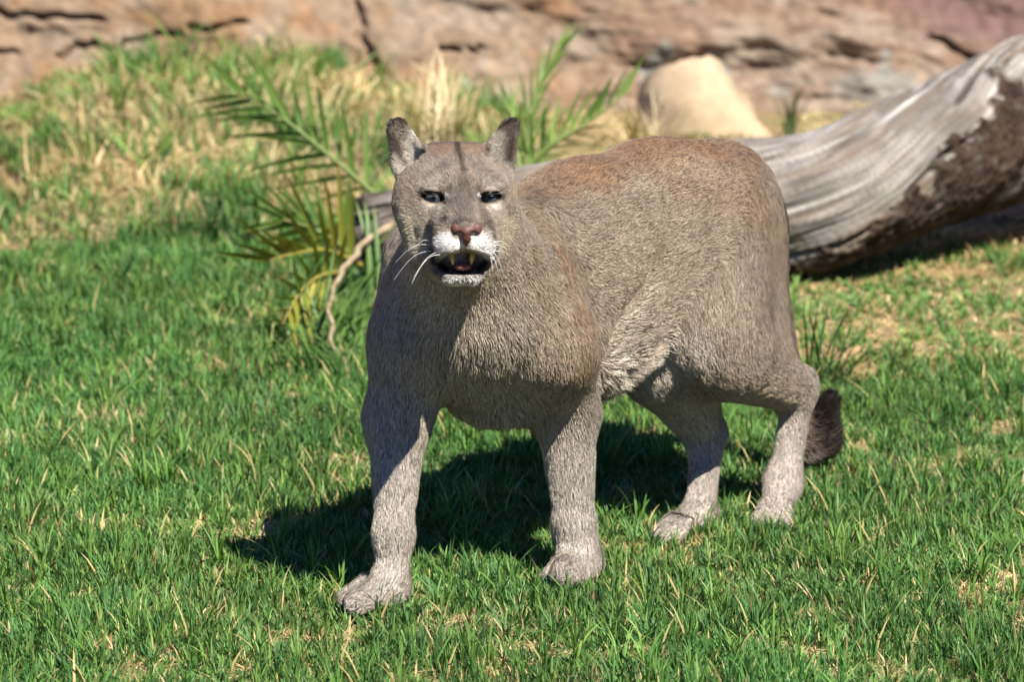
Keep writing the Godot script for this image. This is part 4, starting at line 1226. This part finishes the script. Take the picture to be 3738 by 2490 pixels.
func nose_bones(n: Sculpt) -> void:
	n.bone(Vector3(-0.0936, 0.7112, 0.9550), 0.0098, Vector3(-0.0600, 0.7112, 0.9550), 0.0098, 0.0040, Color(0.135, 0.058, 0.045), 0.0)
	n.bone(Vector3(-0.0914, 0.7064, 0.9570), 0.0075, Vector3(-0.0621, 0.7064, 0.9570), 0.0075, 0.0090, Color(0.135, 0.058, 0.045), 0.0)
	n.bone(Vector3(-0.0767, 0.7055, 0.9640), 0.0082, Vector3(-0.0768, 0.6932, 0.9620), 0.0062, 0.0080, Color(0.135, 0.058, 0.045), 0.0)
	n.bone(Vector3(-0.0885, 0.7049, 0.9570), 0.0070, Vector3(-0.0767, 0.6962, 0.9620), 0.0060, 0.0060, Color(0.135, 0.058, 0.045), 0.0)
	n.bone(Vector3(-0.0651, 0.7049, 0.9570), 0.0070, Vector3(-0.0767, 0.6962, 0.9620), 0.0060, 0.0060, Color(0.135, 0.058, 0.045), 0.0)
	n.bone(Vector3(-0.0768, 0.6908, 0.9610), 0.0050, Vector3(-0.0776, 0.6801, 0.9560), 0.0030, 0.0040, Color(0.020, 0.014, 0.013), 0.0)
	n.bone(Vector3(-0.0966, 0.7044, 0.9470), 0.0062, Vector3(-0.0930, 0.6934, 0.9480), 0.0050, 0.0060, Color(0.020, 0.014, 0.013), 0.0)
	n.bone(Vector3(-0.0571, 0.7044, 0.9470), 0.0062, Vector3(-0.0608, 0.6934, 0.9480), 0.0050, 0.0060, Color(0.020, 0.014, 0.013), 0.0)
	n.bone(Vector3(-0.0896, 0.7062, 0.9900), 0.0064, Vector3(-0.0878, 0.6968, 0.9500), 0.0050, -0.0030, Color(0.020, 0.014, 0.013), 0.0)
	n.bone(Vector3(-0.0955, 0.7015, 0.9850), 0.0040, Vector3(-0.0951, 0.6957, 0.9520), 0.0036, -0.0030, Color(0.020, 0.014, 0.013), 0.0)
	n.bone(Vector3(-0.0634, 0.7062, 0.9900), 0.0064, Vector3(-0.0659, 0.6968, 0.9500), 0.0050, -0.0030, Color(0.020, 0.014, 0.013), 0.0)
	n.bone(Vector3(-0.0576, 0.7015, 0.9850), 0.0040, Vector3(-0.0585, 0.6957, 0.9520), 0.0036, -0.0030, Color(0.020, 0.014, 0.013), 0.0)
	n.bone(Vector3(-0.0766, 0.7042, 0.9800), 0.0010, Vector3(-0.0766, 0.6854, 0.9750), 0.0010, -0.0010, Color(0.020, 0.014, 0.013), 0.0)

func teeth_and_whiskers(root: Node3D) -> void:
	tooth(Vector3(-0.1014, 0.6597, 0.9220), Vector3(-0.0992, 0.6422, 0.9280), 0.0044, root)
	tooth(Vector3(-0.0669, 0.6597, 0.9220), Vector3(-0.0691, 0.6430, 0.9280), 0.0044, root)
	whisker(Vector3(-0.1378, 0.6766, 0.9293), Vector3(-0.1971, 0.6421, 0.9093), 0.0120, root)
	whisker(Vector3(-0.1356, 0.6668, 0.9311), Vector3(-0.1993, 0.6140, 0.9161), 0.0140, root)
	whisker(Vector3(-0.1270, 0.6693, 0.9544), Vector3(-0.1674, 0.6197, 0.9544), 0.0100, root)
	whisker(Vector3(-0.1208, 0.6656, 0.9581), Vector3(-0.1649, 0.6294, 0.9681), 0.0120, root)
	whisker(Vector3(-0.1300, 0.6609, 0.9350), Vector3(-0.1688, 0.6122, 0.9400), 0.0100, root)
	whisker(Vector3(-0.1389, 0.6831, 0.9277), Vector3(-0.1588, 0.6775, 0.9277), 0.0040, root)
	whisker(Vector3(-0.0315, 0.6811, 0.9571), Vector3(-0.0083, 0.6719, 0.9471), 0.0040, root)
	whisker(Vector3(-0.0337, 0.6707, 0.9558), Vector3(-0.0167, 0.6399, 0.9558), 0.0060, root)
	whisker(Vector3(-0.0348, 0.6640, 0.9504), Vector3(-0.0238, 0.6379, 0.9604), 0.0060, root)
	whisker(Vector3(-0.0304, 0.6864, 0.9555), Vector3(-0.0035, 0.6756, 0.9355), 0.0050, root)
	whisker(Vector3(-0.0326, 0.6704, 0.9541), Vector3(-0.0017, 0.6573, 0.9341), 0.0050, root)
	whisker(Vector3(-0.0371, 0.6595, 0.9451), Vector3(-0.0326, 0.6424, 0.9551), 0.0030, root)

const EYE_A := Vector3(-0.1324, 0.7502, 0.8945)
const EYE_B := Vector3(-0.0368, 0.7501, 0.8940)
const NOSE_UV := Vector2(0.0092, -0.0522)
const NOSE_AT := Vector3(-0.0768, 0.6999, 0.9580)
const TONGUE_A := Vector3(-0.0835, 0.6281, 0.8850)
const TONGUE_B := Vector3(-0.0830, 0.6396, 0.9300)

# markings of the face, in a plane through the eyes: from, to (mm right of and above the point between the eyes), radius, colour, strength
var face_marks := []
# markings of the body: from, to, radius, colour, strength
var coat_marks := []
const SKULL := Vector3(-0.098, 0.735, 0.865)
var face_x := Vector3(1, 0, -0.011).normalized()
var face_z := Vector3(0.011, 0.19, 0.98).normalized()
var face_y := face_z.cross(face_x)

func mark(ax: float, ay: float, bx: float, by: float, r: float, c: Color, strength: float) -> void:
	face_marks.append([Vector2(ax, ay) * 0.001, Vector2(bx, by) * 0.001, r * 0.001, c, strength])

func coat(a: Vector3, b: Vector3, r: float, c: Color, strength: float) -> void:
	coat_marks.append([a, b, r, c, strength])

func paint(p: Vector3, base: Color) -> Color:
	# colour of the coat at p; alpha carries the hair length
	var c := base
	var hair := base.a
	for m in coat_marks:
		var ab: Vector3 = m[1] - m[0]
		var t := clampf((p - m[0]).dot(ab) / ab.length_squared(), 0.0, 1.0)
		var d: float = (p - m[0] - ab * t).length() / m[2]
		if d < 1.6:
			c = c.lerp(m[3], m[4] * (1.0 - sm(0.5, 1.5, d + 0.25 * noise(p, 40.0))))
	var q := p - HEAD
	var u := q.dot(face_x)
	var w := q.dot(face_z)
	if w > -0.13 and absf(u) < 0.16 and absf(q.y) < 0.2:
		var at := Vector2(u, q.dot(face_y))
		var wob := 0.3 * noise(p, 90.0)
		for m in face_marks:
			var ab: Vector2 = m[1] - m[0]
			var t := clampf((at - m[0]).dot(ab) / maxf(ab.length_squared(), 1e-8), 0.0, 1.0)
			var d: float = (at - m[0] - ab * t).length() / m[2]
			if d < 1.6:
				c = c.lerp(m[3], m[4] * (1.0 - sm(0.35, 1.5, d + wob)))
	# bare leather under the nose
	if w > 0.02:
		var e := Vector2((u - NOSE_UV.x) / 0.027, (q.dot(face_y) - NOSE_UV.y - 0.001) / 0.0185).length()
		hair = minf(hair, 0.009 * sm(0.9, 1.25, e))
		hair *= 1.0 - 0.35 * sm(0.03, 0.055, w)
	# the lids carry only the shortest hair
	if w > -0.05:
		for eye in [EYE_A, EYE_B]:
			hair *= lerpf(0.3, 1.0, sm(0.015, 0.030, (p - eye).length()))
	var mot := 1.0 + 0.22 * fbm(p, 14.0) + 0.12 * noise(p, 70.0)
	c = Color(c.r * mot, c.g * mot, c.b * mot, hair)
	return c

func tuft(blades: int, thick: float, lift: float) -> ArrayMesh:
	# a lock of hairs rooted at the origin that lies along +z; x is scaled by a width, y and z by a length
	var v := PackedVector3Array()
	var n := PackedVector3Array()
	var c := PackedColorArray()
	var ix := PackedInt32Array()
	for b in blades:
		var x0 := rng.randf_range(-2.2, 2.2)
		var z0 := rng.randf_range(-0.3, 0.3)
		var len := rng.randf_range(0.75, 1.2)
		var up := lift * rng.randf_range(0.6, 1.35)
		var dx := -x0 * 0.35 + rng.randf_range(-0.9, 0.9)
		var tone := rng.randf_range(0.62, 1.0)
		var first := v.size()
		for k in 4:
			var t: float = [0.0, 0.35, 0.7, 1.0][k]
			var w: float = thick * [0.9, 1.0, 0.75, 0.0][k]
			var p := Vector3(x0 + dx * t, -0.06 + up * (1.0 - (1.0 - t) * (1.0 - t)), z0 + len * t)
			if k < 3:
				v.append(p - Vector3(w, 0, 0))
				v.append(p + Vector3(w, 0, 0))
				n.append(Vector3(-0.5, 0.85, -0.25).normalized())
				n.append(Vector3(0.5, 0.85, -0.25).normalized())
				c.append(Color(tone, tone, tone))
				c.append(Color(tone, tone, tone))
			else:
				v.append(p)
				n.append(Vector3(0, 0.95, -0.2).normalized())
				c.append(Color(tone, tone, tone))
		for k in 2:
			var a := first + k * 2
			ix.append_array(PackedInt32Array([a, a + 1, a + 2, a + 1, a + 3, a + 2]))
		ix.append_array(PackedInt32Array([first + 4, first + 5, first + 6]))
	return arrays_mesh(v, n, c, ix)

func build_puma() -> void:
	var root := thing("puma", "large tan puma walking across the lawn with its mouth open", "puma", Vector3(0.15, 0, 0.42))
	var s := Sculpt.new()
	s.shrink = 0.006
	s.nose = NOSE
	puma_bones(s)
	puma_marks()
	var t0 := Time.get_ticks_msec()
	s.skull = SKULL
	s.skull_r = 0.17
	s.run(Vector3(-0.40, -0.03, -0.36), Vector3(0.72, 0.90, 1.02), 0.0065)
	var hs := Sculpt.new()
	hs.shrink = 0.003
	hs.nose = NOSE
	puma_bones(hs)
	hs.skull = SKULL
	hs.skull_r = 0.17
	hs.inside = true
	hs.run(SKULL - Vector3.ONE * 0.19, SKULL + Vector3.ONE * 0.19, 0.0036)
	s.gather()
	hs.gather()
	s.adopt(hs)
	for i in s.P.size():
		s.CO[i] = paint(s.P[i], s.CO[i])
	var skin := s.CO.duplicate()
	for i in skin.size():
		skin[i] = Color(skin[i].r, skin[i].g, skin[i].b)
	var body := part("body", arrays_mesh(s.P, s.NO, skin, s.IX), mat(0.85, 0.15), root)
	body.position = -root.position

	# fur
	var kinds := []
	for k in 6:
		kinds.append(tuft(5, 0.36, 0.25 if k < 3 else 0.33))
	var where := []
	var tint := []
	for k in 6:
		var w: Array[Transform3D] = []
		where.append(w)
		tint.append(PackedColorArray())
	for t in range(0, s.IX.size(), 3):
		var a := s.IX[t]
		var b := s.IX[t + 1]
		var c := s.IX[t + 2]
		var pa := s.P[a]
		var pb := s.P[b]
		var pc := s.P[c]
		var area := (pb - pa).cross(pc - pa).length() * 0.5
		var hair0 := s.CO[a].a
		if hair0 < 0.003:
			continue
		var on_head := (pa - SKULL).length() < 0.175
		var many := int(area * (270000.0 if on_head else 150000.0) + rng.randf())
		for q in many:
			var u := rng.randf()
			var v := rng.randf()
			if u + v > 1.0:
				u = 1.0 - u
				v = 1.0 - v
			var p := pa + (pb - pa) * u + (pc - pa) * v
			var n := (s.NO[a] * (1.0 - u - v) + s.NO[b] * u + s.NO[c] * v).normalized()
			var f := (s.FL[a] * (1.0 - u - v) + s.FL[b] * u + s.FL[c] * v)
			var col: Color = s.CO[a] * (1.0 - u - v) + s.CO[b] * u + s.CO[c] * v
			var hair := col.a
			if hair < 0.003:
				continue
			# locks: the lie of the hair wavers, more where the coat is long
			var waver := 0.09 + 0.6 * sm(0.0125, 0.028, hair)
			f = f.normalized() + Vector3(noise(p, 55.0), noise(p + Vector3(9, 2, 4), 55.0), noise(p + Vector3(3, 7, 1), 55.0)) * waver + Vector3(rng.randf_range(-1, 1), rng.randf_range(-1, 1), rng.randf_range(-1, 1)) * 0.16
			f -= n * f.dot(n)
			f = f.normalized() + Vector3.DOWN * 0.9 * sm(0.02, 0.045, hair)
			f = f.normalized()
			var y := n - f * n.dot(f)
			if y.length() < 0.1:
				y = f.cross(Vector3.RIGHT)
			y = y.normalized()
			var x := y.cross(f)
			var l := hair * rng.randf_range(0.75, 1.25) * (1.0 + 0.25 * noise(p, 35.0))
			var wide := 0.0012 if on_head else 0.0014 + 0.0004 * sm(0.02, 0.04, hair)
			var k := rng.randi() % 3 + (3 if hair > 0.019 else 0)
			where[k].append(Transform3D(Basis(x * wide, y * l, f * l), p - root.position))
			var lum := 0.62 + 0.76 * rng.randf()
			if on_head:
				lum = 0.76 + 0.48 * rng.randf()
			elif rng.randf() < 0.14:
				lum *= 0.5
			tint[k].append(Color(minf(col.r * lum * 1.25, 1.0), minf(col.g * lum * 1.25, 1.0), minf(col.b * lum * 1.25, 1.0)))
	var hair_mat := mat(0.5, 0.45)
	var total := 0
	for k in 6:
		total += where[k].size()
		scatter("fur", kinds[k], hair_mat, where[k], tint[k], root)
	puma_face(root)

func eyeball(front: Vector3, root: Node3D) -> void:
	var r := 0.021
	var gaze := face_z
	var mid := front - gaze * r
	var v := PackedVector3Array()
	var c := PackedColorArray()
	var side := gaze.cross(Vector3.UP).normalized()
	var top := side.cross(gaze)
	var rows := 26
	for j in rows:
		var th := 1.75 * j / (rows - 1.0)
		var bulge := 1.0 + 0.05 * (1.0 - sm(0.0, 0.8, th))
		for i in 32:
			var a := TAU * i / 32.0
			v.append(mid - root.position + (gaze * cos(th) + (side * cos(a) + top * sin(a)) * sin(th)) * r * bulge)
			var fleck := 0.75 + 0.5 * absf(sin(a * 9.0 + 2.0 * sin(a * 4.0)))
			var col := Color(0.045, 0.055, 0.064) * fleck
			if th < 0.15:
				col = Color(0.004, 0.004, 0.005)
			elif th > 0.62:
				col = Color(0.03, 0.022, 0.018)
			elif th > 0.56:
				col = Color(0.02, 0.022, 0.026)
			c.append(Color(col.r, col.g, col.b))
	var m := mat(0.25, 0.3)
	m.clearcoat_enabled = true
	m.clearcoat = 0.5
	m.clearcoat_roughness = 0.03
	part("eye", smooth_grid(32, rows, v, c, true, true), m, root)

func puma_face(root: Node3D) -> void:
	eyeball(EYE_A, root)
	eyeball(EYE_B, root)
	var n := Sculpt.new()
	nose_bones(n)
	n.run(NOSE_AT - Vector3(0.045, 0.045, 0.035), NOSE_AT + Vector3(0.045, 0.035, 0.03), 0.0014)
	n.gather()
	for i in n.P.size():
		var k := 1.0 + 0.35 * noise(n.P[i], 600.0)
		n.CO[i] = Color(n.CO[i].r * k, n.CO[i].g * k, n.CO[i].b * k)
		n.P[i] -= root.position
	part("nose", arrays_mesh(n.P, n.NO, n.CO, n.IX), mat(0.55, 0.4), root)
	var t := Sculpt.new()
	t.bone(TONGUE_A, 0.017, TONGUE_B, 0.013, 0.01, Color(0.20, 0.075, 0.065), 0.0, Vector3.UP, 0.45)
	t.run(TONGUE_A - Vector3(0.03, 0.03, 0.03), TONGUE_B + Vector3(0.03, 0.03, 0.03), 0.002)
	t.gather()
	for i in t.P.size():
		t.P[i] -= root.position
	part("tongue", arrays_mesh(t.P, t.NO, t.CO, t.IX), mat(0.5, 0.4), root)
	teeth_and_whiskers(root)

func tooth(a: Vector3, b: Vector3, r: float, root: Node3D) -> void:
	var path := PackedVector3Array()
	var rad := PackedFloat32Array()
	var c := PackedColorArray()
	for k in 7:
		var t := k / 6.0
		path.append(a.lerp(b, t) - root.position + Vector3(0, 0, 0.003) * sin(t * PI))
		rad.append(r * (1.0 - 0.75 * t * t) if k < 6 else 0.0003)
		c.append(Color(0.50, 0.36, 0.06).lerp(Color(0.58, 0.46, 0.14), t))
	part("canine_tooth", tube(path, rad, 10, c), mat(0.3, 0.5), root)

func whisker(a: Vector3, b: Vector3, sag: float, root: Node3D) -> void:
	var path := PackedVector3Array()
	var rad := PackedFloat32Array()
	var c := PackedColorArray()
	for k in 9:
		var t := k / 8.0
		path.append(a.lerp(b, t) - root.position + Vector3(0, sag, 0) * sin(t * PI))
		rad.append(lerpf(0.00045, 0.0002, t))
		c.append(Color(0.85, 0.84, 0.8))
	part("whisker", tube(path, rad, 5, c), mat(0.4, 0.5), root)
